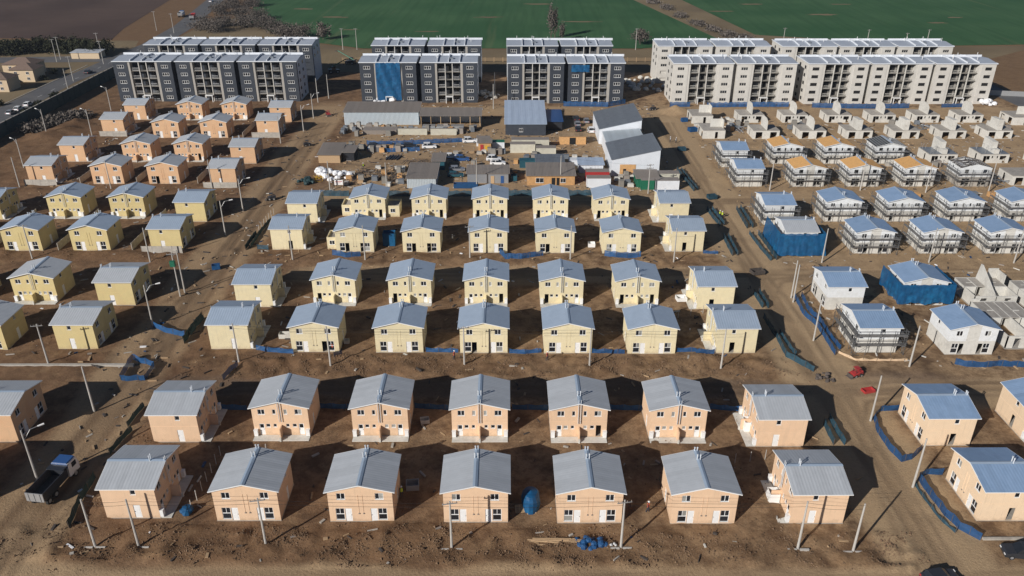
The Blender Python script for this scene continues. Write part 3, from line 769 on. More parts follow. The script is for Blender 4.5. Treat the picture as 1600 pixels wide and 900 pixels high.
# left block
LGX = [-103.5, -89.0]
LL, LR = -121.0, -73.1
LWALL = dict(A=("orange_wall", "orange"), B=("orange_wall", "orange"), C=("ochre", "ochre yellow"), D=("ochre", "ochre yellow"), E=("ochre", "ochre yellow"), F=("ochre", "ochre yellow"),
             G=("orange_wall", "orange"), H=("orange_wall", "orange"), I=("orange_wall", "orange"), J=("orange_wall", "orange"))
LNEAR = dict(B=(0, 93.3), C=(0, 118.6), D=(0, 134.3), E=(159.8, 159.4), F=(176.3, 175.0), G=(201.2, 199.0), H=(218.8, 217.0), I=(244.8, 243.5), J=(261.8, 258.9))
for r in "BCDEFGHIJ":
    wall, cname = LWALL[r]
    facing = 0 if r in "CEGI" else 2
    cols = {"B": [LR], "C": [LGX[1], LR], "D": [LGX[0], LGX[1], LR]}.get(r, [LL]+LGX+[LR])
    for i, x in enumerate(cols):
        end = x in (LL, LR)
        rot = (-1 if x == LL else 1) if end else facing
        yn = LNEAR[r][0 if x == LL else 1] if end else ROWY[r]+1.28
        what = "house turned side-on" if end else ("gabled house, front side" if facing == 0 else "gabled house, rear side")
        pos = f"{ORD[i+1]} from left" if len(cols) > 1 else "only one"
        house(x, yn, rot, wall, f"{cname} {what}, {pos}, {ROWN[r]} row, left block",
              f"{ORD[i+1]} house of {ROWN[r]} left row", roof="roof_zinc_sky_tint" if r in "EF" else "roof_zinc", group="finished houses of the left block")
# right block, finished salmon pair and neighbour
house(-73.1, 78.2, 1, "orange_wall", "orange house just outside the left picture edge, casting shade over the dump truck", "house outside left edge", group="finished houses of the left block")
house(62.4, 76.9, -1, "pale_salmon", "pale salmon house turned side-on at lower right edge, blue fence before it", "lower salmon house by the right street", roof="roof_zinc_deep_sky_tint", sheets=True, open_doors=("s",), group="salmon houses across the right street")
house(62.4, 91.9, -1, "pale_salmon", "pale salmon house turned side-on behind a curved blue fence across the right street", "upper salmon house by the right street", roof="roof_zinc_deep_sky_tint", sheets=True, open_doors=("s",), group="salmon houses across the right street")
house(78.0, 93.6, 2, "pale_salmon", "pale salmon gabled house cut by the right picture edge", "salmon house at the right edge", roof="roof_zinc_deep_sky_tint", sheets=True, open_doors=("s",), group="salmon houses across the right street")

# flat-roofed side annexes on two yellow houses
def annex(x, y0, w, d, wall, label, windowed=True):
    a = thing("house_annex", label, "annex", (x, y0, 0))
    mb = MB(wall, "slab"); t = .15; h = 2.75
    mb.box(-w/2, w/2, 0, t, 0, h); mb.box(-w/2, w/2, d-t, d, 0, h); mb.box(-w/2, -w/2+t, t, d-t, 0, h); mb.box(w/2-t, w/2, t, d-t, 0, h)
    mb.box(-w/2+t, w/2-t, t, d-t, 2.2, 2.3, 1)
    ob("wall", mb.mesh("wall"), a)
    if windowed:
        me, panes = win_meshes("win2", 1.1, .95, "trim_white")
        o = ob("window", me, a, (0, -.045, 1.6))
        for (p, q, c, d2) in panes: ob("pane", pane_mesh(q-p, d2-c, "glass"), o, ((p+q)/2, -.03, (c+d2)/2))
yF = row_y("F", CX[0]); yE = row_y("E", CX[0])
annex(CX[0]-5.25, yF+1.2, 2.4, 4.6, "yellow", "low flat-roofed yellow annex left of second house, sixth central row")
annex(CX[0]+5.6, yF+.6, 3.1, 4.6, "yellow", "low flat-roofed yellow annex right of second house, sixth central row")
annex(CX[0]-5.15, yE+1.6, 2.2, 4.0, "yellow", "low flat-roofed yellow annex left of second house, fifth central row")

# ------------------------------------------------------------------ right block: houses under construction
GXR = [78.0, 92.2, 106.4, 120.7, 135.0, 149.2]
RNX = 62.55
def scaffold(x, ynear, rot, label, sides=(-1, 1), tall=True):
    """tube scaffolding with two plank lifts round a house: front and both sides"""
    depth = HD if rot % 2 == 0 else HW; width = HW if rot % 2 == 0 else HD
    s = thing("scaffolding", label, "scaffolding", (x, ynear, 0), 0, "scaffolding round the unfinished houses")
    pm = cached("sc_post", lambda: (lambda q: (q.tube((0,0,-.05),(0,0,4.7),.045,n=5), q.mesh("post"))[1])(MB("scaffold_tube")))
    runs = [(-width/2-.9, -.9, width/2+.9, -.9)]
    for sg in sides: runs.append((sg*(width/2+.9), -.9, sg*(width/2+.9), depth+.6))
    for ri, (x0, y0, x1, y1) in enumerate(runs):
        L = math.hypot(x1-x0, y1-y0); n = max(3, int(round(L/2.1))); a = math.atan2(y1-y0, x1-x0)
        ux, uy = math.cos(a), math.sin(a); nxn, nyn = (-uy, ux) if ri == 0 else ((-1, 0) if x0 > 0 else (1, 0))
        for i in range(n+1):
            t = i/n
            if ri > 0 and i == 0: continue
            ob("post", pm, s, (x0+(x1-x0)*t+rng.uniform(-.04,.04), y0+(y1-y0)*t, 0))
            if (i+ri) % 2 == 0: ob("post", pm, s, (x0+(x1-x0)*t+nxn*.62, y0+(y1-y0)*t+nyn*.62, 0))
        for z in (1.85, 3.62):
            def plat(L=L):
                q = MB("scaffold_plank")
                for j in range(3): q.box(-L/2-.25, L/2+.25, -.30+j*.205, -.11+j*.205, -.025, .025)
                return q.mesh("platform")
            o = ob("platform", cached(("plat", round(L, 2)), plat), s, ((x0+x1)/2+nxn*.31, (y0+y1)/2+nyn*.31, z), a)
            def rail(L=L):
                q = MB("scaffold_tube"); q.tube((-L/2-.3,0,0),(L/2+.3,0,0),.035,n=5); return q.mesh("guard_rail")
            for dz in (.5, .98): ob("guard_rail", cached(("rail", round(L, 2)), rail), s, ((x0+x1)/2, (y0+y1)/2, z+dz), a)
        def brace(L=L, n=n):
            q = MB("scaffold_tube")
            q.tube((-L/2, 0, .1), (-L/2+2*L/n, 0, 3.6), .03, n=5); q.tube((L/2, 0, .1), (L/2-L/n, 0, 1.9), .03, n=5)
            return q.mesh("diagonal_brace")
        ob("diagonal_brace", cached(("brace", round(L, 2), n), brace), s, ((x0+x1)/2-nxn*.05, (y0+y1)/2-nyn*.05, 0), a)
    return s

def site_house(x, yn, rot, what, short, roof="roof_zinc_deep_sky_tint", scaf=True, **kw):
    lab = what
    kw.setdefault("strip", (-1.05, 1.05) if rot == 0 else None)
    h = house(x, yn, rot, "white_board", lab, short, roof=roof, low="pale_concrete", group="unfinished houses of the right block", porch=False, bare=True, trim=kw.pop("trim", "trim_white"), **kw)
    if scaf: scaffold(x, yn, rot, f"steel tube scaffolding around the {short}")
    return h
RN = dict(K="row facing the red loader", L="row with the blue-wrapped gabled house", M="row behind the blue-wrapped gabled house", N="next row back", O="nearer row with orange board roofs", P="farther row with orange board roofs")
site_house(RNX, 117.0, -1, "white scaffolded house turned side-on beside the pair of blue street fences", "scaffolded corner house near the red loader")
site_house(78.0, 116.3, 0, "white and grey gabled house without scaffolding, white-framed ground floor windows", "unscaffolded white gabled house", scaf=False)
site_house(RNX, 132.0, -1, "white house turned side-on without scaffolding behind the corner scaffolded house", "bare white side-on house", scaf=False)
for nm, xs, rn in (("M", GXR[:3], "blue-roofed scaffolded row behind the blue-wrapped houses"),):
    for i, x in enumerate(xs):
        site_house(x, 156.9, 0, f"white gabled house with blue-grey roof, {ORD[i+1]} in {rn}", f"{ORD[i+1]} gabled house behind the blue-wrapped houses", frame="trim_white")
site_house(RNX, 172.8, -1, "white side-on house in scaffolding just behind the blue-netted house", "side-on house behind the netted one")
for i, x in enumerate(GXR[:4]):
    site_house(x, 174.7, 2, f"white gabled house with blue-grey roof, {ORD[i+1]} in second scaffolded row back", f"{ORD[i+1]} gabled house of second scaffolded row")
site_house(RNX, 198.2, -1, "side-on scaffolded house with blue-grey roof left of nearer orange-roofed row", "side-on house left of nearer orange roofs")
for i, x in enumerate(GXR[:3]):
    site_house(x, 198.2, 0, f"white gabled house with orange board roof, {ORD[i+1]} in nearer orange-roofed row", f"{ORD[i+1]} house of nearer orange-roofed row", roof="osb", glazed=False)
site_house(RNX, 213.6, -1, "side-on scaffolded house with blue-grey roof left of farther orange-roofed row", "side-on house left of farther orange roofs")
for i, x in enumerate(GXR[:2]):
    site_house(x, 216.6, 2, f"white gabled house with orange board roof, {ORD[i+1]} in farther orange-roofed row", f"{ORD[i+1]} house of farther orange-roofed row", roof="osb", glazed=False)
site_house(GXR[2], 216.6, 2, "white gabled house roofed in black felt right of the farther orange roofs", "black-roofed house", roof="black_felt", glazed=False)
# battens on the black roof
mb = MB("trim_grey")
for sg in (-1, 1):
    for i in range(6):
        t0 = (i+.6)/6.5; xx = sg*t0*(HW/2+OX); zz = HR-(HR-HE)*t0+.05
        mb.box(xx-.04, xx+.04, -HD/2-OY, HD/2+OY, zz, zz+.05)
hb = [o for o in scene.objects if o.get("label", "").startswith("white gabled house roofed in black felt")][0]
ob("roof_batten", mb.mesh("roof_batten"), [c for c in hb.children if c.name.startswith("roof")][0])
# house still without its roof sheets: walls, trusses, a party wall
h = house(GXR[3], 198.2, 0, "white_board", "white unroofed house with bare dark roof trusses, right of nearer orange roofs", "unroofed house with bare trusses", low="concrete", roofed=False, bare=True, glazed=False,
          group="unfinished houses of the right block", porch=False)
scaffold(GXR[3], 198.2, 0, "steel tube scaffolding around the unroofed house with bare trusses")
def truss():
    q = MB("debris"); w = HW/2+.2
    for (a, b2) in (((-w, WT), (0, WR)), ((w, WT), (0, WR)), ((-w, WT), (w, WT)), ((0, WT), (0, WR)), ((-w/2, WT), (-w/2, (WT+WR)/2)), ((w/2, WT), (w/2, (WT+WR)/2))):
        q.tube((a[0], 0, a[1]), (b2[0], 0, b2[1]), .06, n=4)
    return q.mesh("truss")
for i in range(8): ob("truss", cached("truss", truss), h, (0, -HD/2+.3+i*.87, .02))
mb = MB("white_board"); mb.box(-3.3, -1.6, -1.5, 1.8, WT-.1, WT+.02); mb.box(.3, 2.6, -2.2, 2.4, WT-.1, WT+.02); ob("ceiling_board", mb.mesh("ceiling_board"), h)

# single-storey concrete shells with a tall party wall
def shell(x, yn, rot, label, short, big=False, wet=False, props=False, fin=True):
    rz = rot*math.pi/2; depth = HD if rot % 2 == 0 else HW
    cy = yn+depth/2
    h = thing("house_shell", label, "house shell", (x, cy, 0), rz, "bare concrete house shells")
    HOUSES.append((x, cy, short))
    vis = visible_faces(x, cy, rz); Z = 2.45
    opn = [[("o", -3.2, -1.2, 0.05, 2.1), ("o", 1.2, 3.2, .05, 2.1)], [("o", .3, 1.15, .05, 2.1)],
           [("o", -3.2, -2.3, .05, 2.1), ("o", 2.3, 3.2, .05, 2.1), ("o", -2.3, -1.4, 1.0, 2.1), ("o", 1.4, 2.3, 1.0, 2.1), ("o", -.9, -.5, 1.4, 2.1), ("o", .5, .9, 1.4, 2.1)], [("o", -1.15, -.3, .05, 2.1)]]
    def wm():
        q = MB("pale_concrete")
        for k in range(4):
            w = FW[k]; holes = opn[k] if k in vis else []
            us = sorted({-w/2, w/2, *[a[1] for a in holes], *[a[2] for a in holes]}); zs = sorted({0, Z, *[a[3] for a in holes], *[a[4] for a in holes]})
            for u0, u1 in zip(us[:-1], us[1:]):
                for z0, z1 in zip(zs[:-1], zs[1:]):
                    um, zm = (u0+u1)/2, (z0+z1)/2
                    if any(a < um < b2 and c < zm < d for _, a, b2, c, d in holes): continue
                    q.quad(frot(k,u0,0,z0), frot(k,u1,0,z0), frot(k,u1,0,z1), frot(k,u0,0,z1))
                    q.quad(frot(k,u0,-.15,z1), frot(k,u1,-.15,z1), frot(k,u1,-.15,z0), frot(k,u0,-.15,z0))
            for _, a, b2, z0, z1 in holes:
                D = -.15
                q.quad(frot(k,a,D,z1), frot(k,b2,D,z1), frot(k,b2,0,z1), frot(k,a,0,z1))
                q.quad(frot(k,a,0,z0), frot(k,a,D,z0), frot(k,a,D,z1), frot(k,a,0,z1))
                q.quad(frot(k,b2,D,z0), frot(k,b2,0,z0), frot(k,b2,0,z1), frot(k,b2,D,z1))
        return q.mesh("wall")
    ob("wall", cached(("shellwall", tuple(vis)), wm), h)
    def sl():
        q = MB("slab"); q.box(-4, 4, -HD/2, HD/2, Z+.003, Z+.15); return q.mesh("floor_slab")
    ob("floor_slab", cached("shell_slab", sl), h)
    if fin:
        def fn():
            q = MB("pale_concrete")
            q.prism([(-3.2, Z+.153), (3.2, Z+.153), (3.2, 5.0), (1.6, 6.0), (-1.6, 6.0), (-3.2, 5.2)] if not big else
                    [(-3.2, Z+.153), (3.2, Z+.153), (3.2, 3.9), (1.6, 3.9), (1.6, 5.6), (-3.2, 5.8)], -.08 if not big else -.9, .08 if not big else .5, 'x')
            if big:
                q.box(-.95, .55, -3.2, 1.6, 3.9, 3.98)
            return q.mesh("party_wall")
        ob("party_wall", cached(("fin", big), fn), h)
    if rot % 2:
        def up():
            q = MB("pale_concrete"); q.box(-.1-2.2, .1+1.5, HD/2-.25, HD/2-.1, Z+.153, 5.1); q.box(-.08, .08, -.5, HD/2-.25, Z+.153, 5.1); return q.mesh("upper_wall")
        ob("upper_wall", cached("upwall", up), h)
    if props:
        pm = cached("prop", lambda: (lambda q: (q.tube((0,0,0),(0,0,1.35),.04,n=5), q.box(-.5,.5,-.03,.03,1.3,1.36), q.mesh("formwork_prop"))[2])(MB("galvanised")))
        for i in range(26):
            ob("formwork_prop", pm, h, (rng.uniform(-3.8, 3.8), rng.uniform(-3.1, 3.1), Z+.153), rng.uniform(0, 3))
        mm = cached("deckmesh", lambda: (lambda q: (q.box(-3.9,3.9,-3.2,3.2,Z+.155,Z+.2), q.mesh("rebar_mat"))[1])(MB("roof_grey")))
        ob("rebar_mat", mm, h)
    return h
shell(RNX+.6, 240.4, -1, "concrete shell with upper wall, nearer of the two left of the shell rows", "nearer shell by the street", fin=False)
shell(RNX+.6, 257.0, -1, "concrete shell with upper wall, farther of the two left of the shell rows", "farther shell by the street", fin=False)
for i, x in enumerate(GXR[:6]):
    shell(x+1.0, 240.2, 0, f"one-storey concrete shell with party wall, {ORD[i+1]} from left in nearer shell row", f"{ORD[i+1]} shell of nearer shell row", big=i >= 2)
    shell(x+1.3, 258.0, 2, f"one-storey concrete shell with party wall, {ORD[i+1]} from left in farther shell row", f"{ORD[i+1]} shell of farther shell row", big=False)
for i, x in enumerate((121.8, 136.3)):
    shell(x, 217.0, 2, f"concrete shell with formwork props on its slab, {'left' if i == 0 else 'right'} one", f"{'left' if i == 0 else 'right'} shell with props", props=True, big=True)
shell(166.0, 255.0, -1, "concrete shell at far right end of the farther shell row", "shell at far right of farther row", fin=False)
shell(150.6, 214.0, 0, "concrete shell at right edge beside the two propped shells", "shell beside propped shells", big=True)
shell(135.2, 199.0, 0, "concrete shell right of the unroofed truss house", "shell right of unroofed house", fin=False)

# open wall layouts without slabs, right edge
def open_walls(x, yn, label, short, seed, dy=1.0):
    h = thing("house_walls", label, "house shell", (x, yn, 0), 0, "roofless wall layouts")
    HOUSES.append((x, yn+3, short)); r2 = random.Random(seed); Z = 2.4; t = .07; h.scale = (1, dy, 1)
    segs = [(-4,0,-2.9,0),(-1.6,0,1.6,0),(2.9,0,4,0),(-4,HD,4,HD),(-4,0,-4,HD),(4,0,4,HD),(0,0,0,HD),(-4,3.4,-1.6,3.4),(1.6,3.4,4,3.4),(-1.7,3.4,-1.7,HD),(1.7,3.4,1.7,HD),(-2.8,4.9,-1.7,4.9),(1.7,4.9,2.8,4.9)]
    for (x0, y0, x1, y1) in segs:
        q = MB("pale_concrete")
        q.box(min(x0,x1)-t, max(x0,x1)+t, min(y0,y1)-t, max(y0,y1)+t, 0, Z-r2.uniform(0,.04)); ob("wall", q.mesh("wall"), h)
    for sx in (-2.9, 1.6):
        q = MB("pale_concrete"); q.box(sx+.08, sx+1.22, -t+.004, t-.004, 1.95, Z-.05); ob("lintel", q.mesh("lintel"), h)
    for (x0, y0, x1, y1, zt) in (((2.2,HD,4,HD,4.4),(4,4.4,4,HD-.2,4.2)) if seed != 2 else ((-4,HD,-2.6,HD,2.9),)):
        q = MB("pale_concrete"); q.box(min(x0,x1)-t, max(x0,x1)+t, min(y0,y1)-t, max(y0,y1)+t, Z+.003, zt); ob("upper_wall", q.mesh("upper_wall"), h)
    q = MB("slab"); q.box(-4, 4, 3.5, HD, Z-.2, Z-.06); ob("upper_slab", q.mesh("upper_slab"), h)
    q = MB("slab"); q.box(-4.3, 4.3, -.3, HD+.3, -.2, .08); ob("floor_slab", q.mesh("floor_slab"), h)
open_walls(91.2, 132.9, "roofless pale concrete room walls right of the blue-wrapped gabled house", "roofless walls right of blue-wrapped house", 1, 1.15)
open_walls(89.4, 118.4, "roofless pale concrete room walls right of the unscaffolded white gabled house", "roofless walls right of white gabled house", 2, 1.85)
open_walls(99.2, 117.8, "roofless concrete room walls beyond the white gabled house at right edge", "roofless walls beyond white gabled house", 5, 1.85)
open_walls(101.2, 132.6, "roofless concrete room walls at the right picture edge", "roofless walls at right edge", 3)
mb = MB("pale_concrete"); mb.prism([(-3.5, 2.42), (3.6, 2.42), (3.0, 5.7), (2.4, 5.7)], -.075, .075, 'x')
o = ob("gable_panel", mb.mesh("gable_panel"), None, (91.2, 136.9, 0)); tag(o, "tall triangular concrete panel standing on the roofless walls beside the blue-wrapped house", "wall panel")

# blue-wrapped gabled house and blue-netted side-on house
def tarp_skirt(x0, x1, y0, y1, ztop, zbot, n, seed, rag=.6, lean=.5):
    q = MB("tarp_blue"); r2 = random.Random(seed)
    per = [(x0, y1), (x0, y0), (x1, y0), (x1, y1)]
    pts = []
    for (a, b2), (c, d) in zip(per[:-1], per[1:]):
        L = math.hypot(c-a, d-b2); m = int(L*2.2)
        for i in range(m): pts.append((a+(c-a)*i/m, b2+(d-b2)*i/m))
    pts.append(per[-1]); cx, cy = (x0+x1)/2, (y0+y1)/2
    K = 7; grid = []
    for i, (px, py) in enumerate(pts):
        col = []; zb = zbot+rag*abs(math.sin(i*.33+seed))*r2.uniform(.5, 1.1)
        for j in range(K+1):
            t = j/K; z = ztop+(zb-ztop)*t
            w = .05*math.sin(i*.9+j*.8)+.04*math.sin(i*2.3-j*.5+seed)+r2.uniform(-.03, .03)
            k = lean*t+w*(.3+t)
            dx, dy = px-cx, py-cy; dl = math.hypot(dx, dy)
            col.append((px+dx/dl*k, py+dy/dl*k, z+.06*math.sin(i*1.7)))
        grid.append(col)
    for A, B in zip(grid[:-1], grid[1:]):
        for j in range(K): q.quad(A[j], A[j+1], B[j+1], B[j])
    return q
site_house(78.0, 133.7, 0, "gabled house with grey roof, walls wrapped in blue tarpaulin", "blue-wrapped gabled house", scaf=False)
q = tarp_skirt(78-5.0, 78+5.1, 132.7, 133.7+HD+.8, 4.85, .7, 40, 3, lean=.12); o = ob("tarpaulin", q.mesh("tarpaulin", True))
tag(o, "blue tarpaulin hung around the walls of the gabled house", "tarpaulin")
site_house(RNX, 157.4, -1, "side-on house with grey roof behind blue netting at the street corner", "blue-netted side-on house", scaf=False, roof="roof_zinc")
q = tarp_skirt(RNX-5.0, RNX+4.6, 156.0, 157.4+HW+.6, 5.0, .1, 40, 8, rag=.25, lean=.7); o = ob("safety_netting", q.mesh("safety_netting", True))
tag(o, "bright blue safety netting hung around the side-on house at the street corner", "netting")

# ------------------------------------------------------------------ five-storey apartment blocks
AP_H, AP_F, AP_D = 13.6, 2.66, 13.5
def apartment(x0, y0, nmod, mw, wall, label, style, floors=range(5), mid=None, tarp_mod=None):
    """a block of nmod modules of width mw; facade at y0 facing the camera"""
    b = thing("apartment_block", label, "apartment block", (x0, y0, 0), 0, "five-storey apartment blocks")
    pil = "stone_grey" if style == "dark" else "stone_beige"
    frame = {"dark": "trim_white", "beige": "stone_beige", "raw": "stone_beige"}[style]
    for mi in range(nmod):
        ox = mi*mw; gap = 1.5; W = mw-gap; wing = 4.9; cb = W-2*wing
        for wi, wx in enumerate((ox, ox+W-wing)):
            # wing walls with window openings
            ww = 2.35; uc = wx+wing/2
            def wingm():
                q = MB(wall); us = [0, wing/2-ww/2, wing/2+ww/2, wing]; zs = [0]
                for f in range(5): zs += [.95+f*AP_F, 2.05+f*AP_F]
                zs += [AP_H+.35]
                for i in range(3):
                    for j in range(len(zs)-1):
                        if i == 1 and j % 2 == 1: continue
                        q.quad((us[i],0,zs[j]),(us[i+1],0,zs[j]),(us[i+1],0,zs[j+1]),(us[i],0,zs[j+1]))
                for f in range(5):
                    a, c, z0, z1 = us[1], us[2], .95+f*AP_F, 2.05+f*AP_F
                    q.quad((a,0,z0),(c,0,z0),(c,.25,z0),(a,.25,z0)); q.quad((a,.25,z1),(c,.25,z1),(c,0,z1),(a,0,z1))
                    q.quad((a,0,z0),(a,.25,z0),(a,.25,z1),(a,0,z1)); q.quad((c,.25,z0),(c,0,z0),(c,0,z1),(c,.25,z1))
                q.box(0, wing, .35, AP_D-.01, 0, AP_H-.1)       # body of the wing
                q.quad((0,0,0),(0,.35,0),(0,.35,AP_H+.35),(0,0,AP_H+.35)); q.quad((wing,.35,0),(wing,0,0),(wing,0,AP_H+.35),(wing,.35,AP_H+.35))
                return q.mesh("wing_wall")
            ob("wing_wall", cached(("wing", wall), wingm), b, (wx, 0, 0))
            for f in floors:
                z = 1.5+f*AP_F
                def wf(ww=ww):
                    q = MB(frame); h = 1.1; t = .10
                    q.box(-ww/2, ww/2, 0, .08, -h/2, -h/2+t); q.box(-ww/2, ww/2, 0, .08, h/2-t, h/2)
                    for xx in (-ww/2, -ww/6-t/2, ww/6-t/2, ww/2-t): q.box(xx, xx+t, 0.004, .076, -h/2+t, h/2-t)
                    return q.mesh("window")
                def wp(ww=ww):
                    q = MB("glass"); q.box(-ww/2, ww/2, 0, .02, -.55, .55); return q.mesh("pane")
                if style == "raw":
                    ob("opening_shade_panel", cached("ap_void", lambda: (lambda q: (q.box(-1.17,1.17,0,.02,-.55,.55), q.mesh("opening_shade_panel"))[1])(MB("painted_void_shade"))), b, (uc, .24, z))  # black panel closes the empty opening, painting the shade of the room behind
                else:
                    o = ob("window", cached(("apw", frame), wf), b, (uc, .04, z)); ob("pane", cached("app", wp), o, (0, .09, 0))
        cx0, cx1 = ox+wing, ox+W-wing
        # recessed centre: back wall, pilasters, slabs, columns, balcony rails
        q = MB("charcoal" if style == "dark" else "taupe", "painted_void_shade")
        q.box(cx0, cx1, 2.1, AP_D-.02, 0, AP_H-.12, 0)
        ob("recess_wall", q.mesh("recess_wall"), b)
        pm = cached(("pilaster", pil), lambda: (lambda q: (q.box(0, .8, .12, 2.1, 0, AP_H+.1), q.mesh("pilaster"))[1])(MB(pil)))
        ob("pilaster", pm, b, (cx0+.01, 0, 0)); ob("pilaster", pm, b, (cx1-.81, 0, 0))
        bw = (cx1-cx0-2.32)/3
        cm = cached(("col", style), lambda: (lambda q: (q.box(-.12, .12, .15, .7, 0, AP_H), q.mesh("column"))[1])(MB("stone_beige" if style != "raw" else "pale_concrete")))
        for j in (1, 2): ob("column", cm, b, (cx0+1.16+bw*j, 0, 0))
        for f in floors:
            z = f*AP_F
            sm = cached(("bslab", round(cx1-cx0, 2)), lambda: (lambda q: (q.box(.82, cx1-cx0-.82, .3, 2.09, -.14, 0), q.mesh("balcony_slab"))[1])(MB("taupe")))
            if f > 0: ob("balcony_slab", sm, b, (cx0, 0, z))
            for j in range(3):
                bx = cx0+1.16+bw*(j+.5)
                dm = cached(("bdoor", round(bw, 2), j == 1), lambda: (lambda q: (q.box(-bw*.36, bw*.36, 0, .05, 0, 2.15), q.mesh("balcony_door"))[1])(MB("painted_void_shade" if j == 1 or style == "raw" else "glass")))  # middle and raw bays: black panel painted as the shaded inside of a doorway
                ob("balcony_door", dm, b, (bx, 2.04, z+.05))
                if j != 1:
                    def rl():
                        q = MB("trim_grey" if style == "dark" else "pale_concrete"); q.box(-bw/2+.2, bw/2-.2, 0, .05, .92, 1.0); q.box(-bw/2+.2, bw/2-.2, 0, .05, .08, .14)
                        for k in range(9): xx = -bw/2+.22+k*(bw-.48)/8; q.box(xx, xx+.04, .01, .04, .14, .92)
                        return q.mesh("balcony_rail")
                    ob("balcony_rail", cached(("rail", style, round(bw, 2)), rl), b, (bx, .42, z))
        if 0 in floors:
            em = cached("entry", lambda: (lambda q: (q.box(-1.3,1.3,-1.1,.3,2.2,2.36), q.box(-1.25,-1.05,-1.0,-.8,0,2.2), q.box(1.05,1.25,-1.0,-.8,0,2.2), q.mesh("entrance_canopy"))[3])(MB("trim_white")))
            ob("entrance_canopy", em, b, ((cx0+cx1)/2, 0, 0))
        # link between modules, set back
        if mi < nmod-1:
            lm = cached(("link", wall), lambda: (lambda q: (q.box(-.01, gap+.01, 3.2, AP_D-2.2, 0, AP_H-.3), q.mesh("stair_link"))[1])(MB(wall)))
            ob("stair_link", lm, b, (ox+W, 0, 0))
        # roof: low-pitched sheets falling from the centre wall, parapets, cross walls, hatches, vents
        def rf():
            q = MB("roof_slab"); e = .25
            q.quad((-e,-.15,AP_H+.36),(W+e,-.15,AP_H+.36),(W+e,AP_D*.5,AP_H+.95),(-e,AP_D*.5,AP_H+.95))
            q.quad((-e,AP_D*.5,AP_H+.95),(W+e,AP_D*.5,AP_H+.95),(W+e,AP_D+.15,AP_H+.36),(-e,AP_D+.15,AP_H+.36))
            q.tri((-e,-.15,AP_H+.36),(-e,AP_D*.5,AP_H+.95),(-e,AP_D+.15,AP_H+.36)); q.tri((W+e,-.15,AP_H+.36),(W+e,AP_D+.15,AP_H+.36),(W+e,AP_D*.5,AP_H+.95))
            return q.mesh("roof")
        r = ob("roof", cached(("aproof", round(W, 2)), rf), b, (ox, 0, 0))
        fa = cached(("apfascia", round(W, 2)), lambda: (lambda q: (q.box(-.28, W+.28, -.22, -.16, AP_H+.18, AP_H+.46), q.box(-.3,-.24,-.15,AP_D+.15,AP_H+.2,AP_H+.5), q.box(W+.24,W+.3,-.15,AP_D+.15,AP_H+.2,AP_H+.5), q.mesh("fascia"))[3])(MB("sheet_white")))
        ob("fascia", fa, r)
        for t in (.30, .5, .70):
            wm = cached("apfire", lambda: (lambda q: (q.prism([(.2, AP_H+.45), (AP_D*.5, AP_H+1.0), (AP_D-.2, AP_H+.45), (AP_D-.2, AP_H+.9), (AP_D*.5, AP_H+1.45), (.2, AP_H+.9)], -.12, .12, 'x'), q.mesh("fire_wall"))[1])(MB("sheet_white")))
            ob("fire_wall", wm, r, (W*t, 0, 0))
        vm = cached("apvent", lambda: (lambda q: (q.tube((0,0,0),(0,0,1.5),.09,n=6), q.mesh("roof_vent"))[1])(MB("trim_white")))
        for k in range(6): ob("roof_vent", vm, r, (rng.uniform(1, W-1), rng.uniform(AP_D*.35, AP_D*.9), AP_H+.55))
        hm = cached("aphatch", lambda: (lambda q: (q.box(-.6,.6,-.5,.5,0,.7), q.mesh("roof_hatch"))[1])(MB("roof_grey")))
        ob("roof_hatch", hm, r, (W*.5+.9, AP_D*.3, AP_H+.55))
        rm = cached("appar", lambda: (lambda q: (q.box(-.25, W+.25, AP_D*.5+3.5, AP_D*.5+3.7, AP_H+.5, AP_H+1.35), q.mesh("parapet"))[1])(MB("sheet_white")))
        ob("parapet", rm, r)
        if tarp_mod == mi:
            q = MB("tarp_blue"); r2 = random.Random(4); nx2, nz2 = 14, 16
            P = [[(cx0+.6+(cx1-cx0-1.2)*i/nx2, -.35+.18*math.sin(i*1.1+j*.5)+r2.uniform(-.06,.06), .9+(AP_H-.6)*j/nz2) for j in range(nz2+1)] for i in range(nx2+1)]
            for i in range(nx2):
                for j in range(nz2): q.quad(P[i][j], P[i+1][j], P[i+1][j+1], P[i][j+1])
            o = ob("tarpaulin", q.mesh("tarpaulin", True), None, (x0, y0, 0)); tag(o, "tall bright blue tarpaulin covering the stair bay of a dark apartment block", "tarpaulin")
    # end walls with window columns
    for ex, sg in ((0, -1), (nmod*mw-1.5, 1)):
        seen = (x0+ex)*sg < 0
        if not seen: continue
        q = MB("sheet_white" if style == "dark" else "stone_beige"); q.box(min(ex+sg*.01, ex+sg*.12), max(ex+sg*.01, ex+sg*.12), .9, AP_D-.3, 0, AP_H+.25); ob("end_wall", q.mesh("end_wall"), b)
        for f in floors:
            for yy in (3.2, 8.6):
                vm = cached(("endwin", style), lambda: (lambda q: (q.box(-.04,.04,-.7,.7,-.55,.55), q.mesh("end_window"))[1])(MB("painted_void_shade" if style != "dark" else "glass")))  # on beige blocks a black panel paints the shade inside the opening
                ob("end_window", vm, b, (ex+sg*.125, yy, 1.5+f*AP_F))
    return b
def apy(x): return 283.0-.0142*(x+3.9)
MWD = 21.6
apartment(-136.2, 285.3, 3, MWD, "charcoal", "dark grey three-section apartment block, front one at far left", "dark")
apartment(-137.2, 315.4, 3, MWD, "charcoal", "dark grey three-section apartment block behind the far left one", "dark", floors=range(3, 5))
apartment(-50.8, 283.6, 2, 21.0, "charcoal", "dark grey two-section apartment block with blue tarpaulin on one bay", "dark", tarp_mod=0)
apartment(-51.0, 314.0, 2, 21.3, "charcoal", "dark grey two-section apartment block behind the one with blue tarpaulin", "dark", floors=range(3, 5))
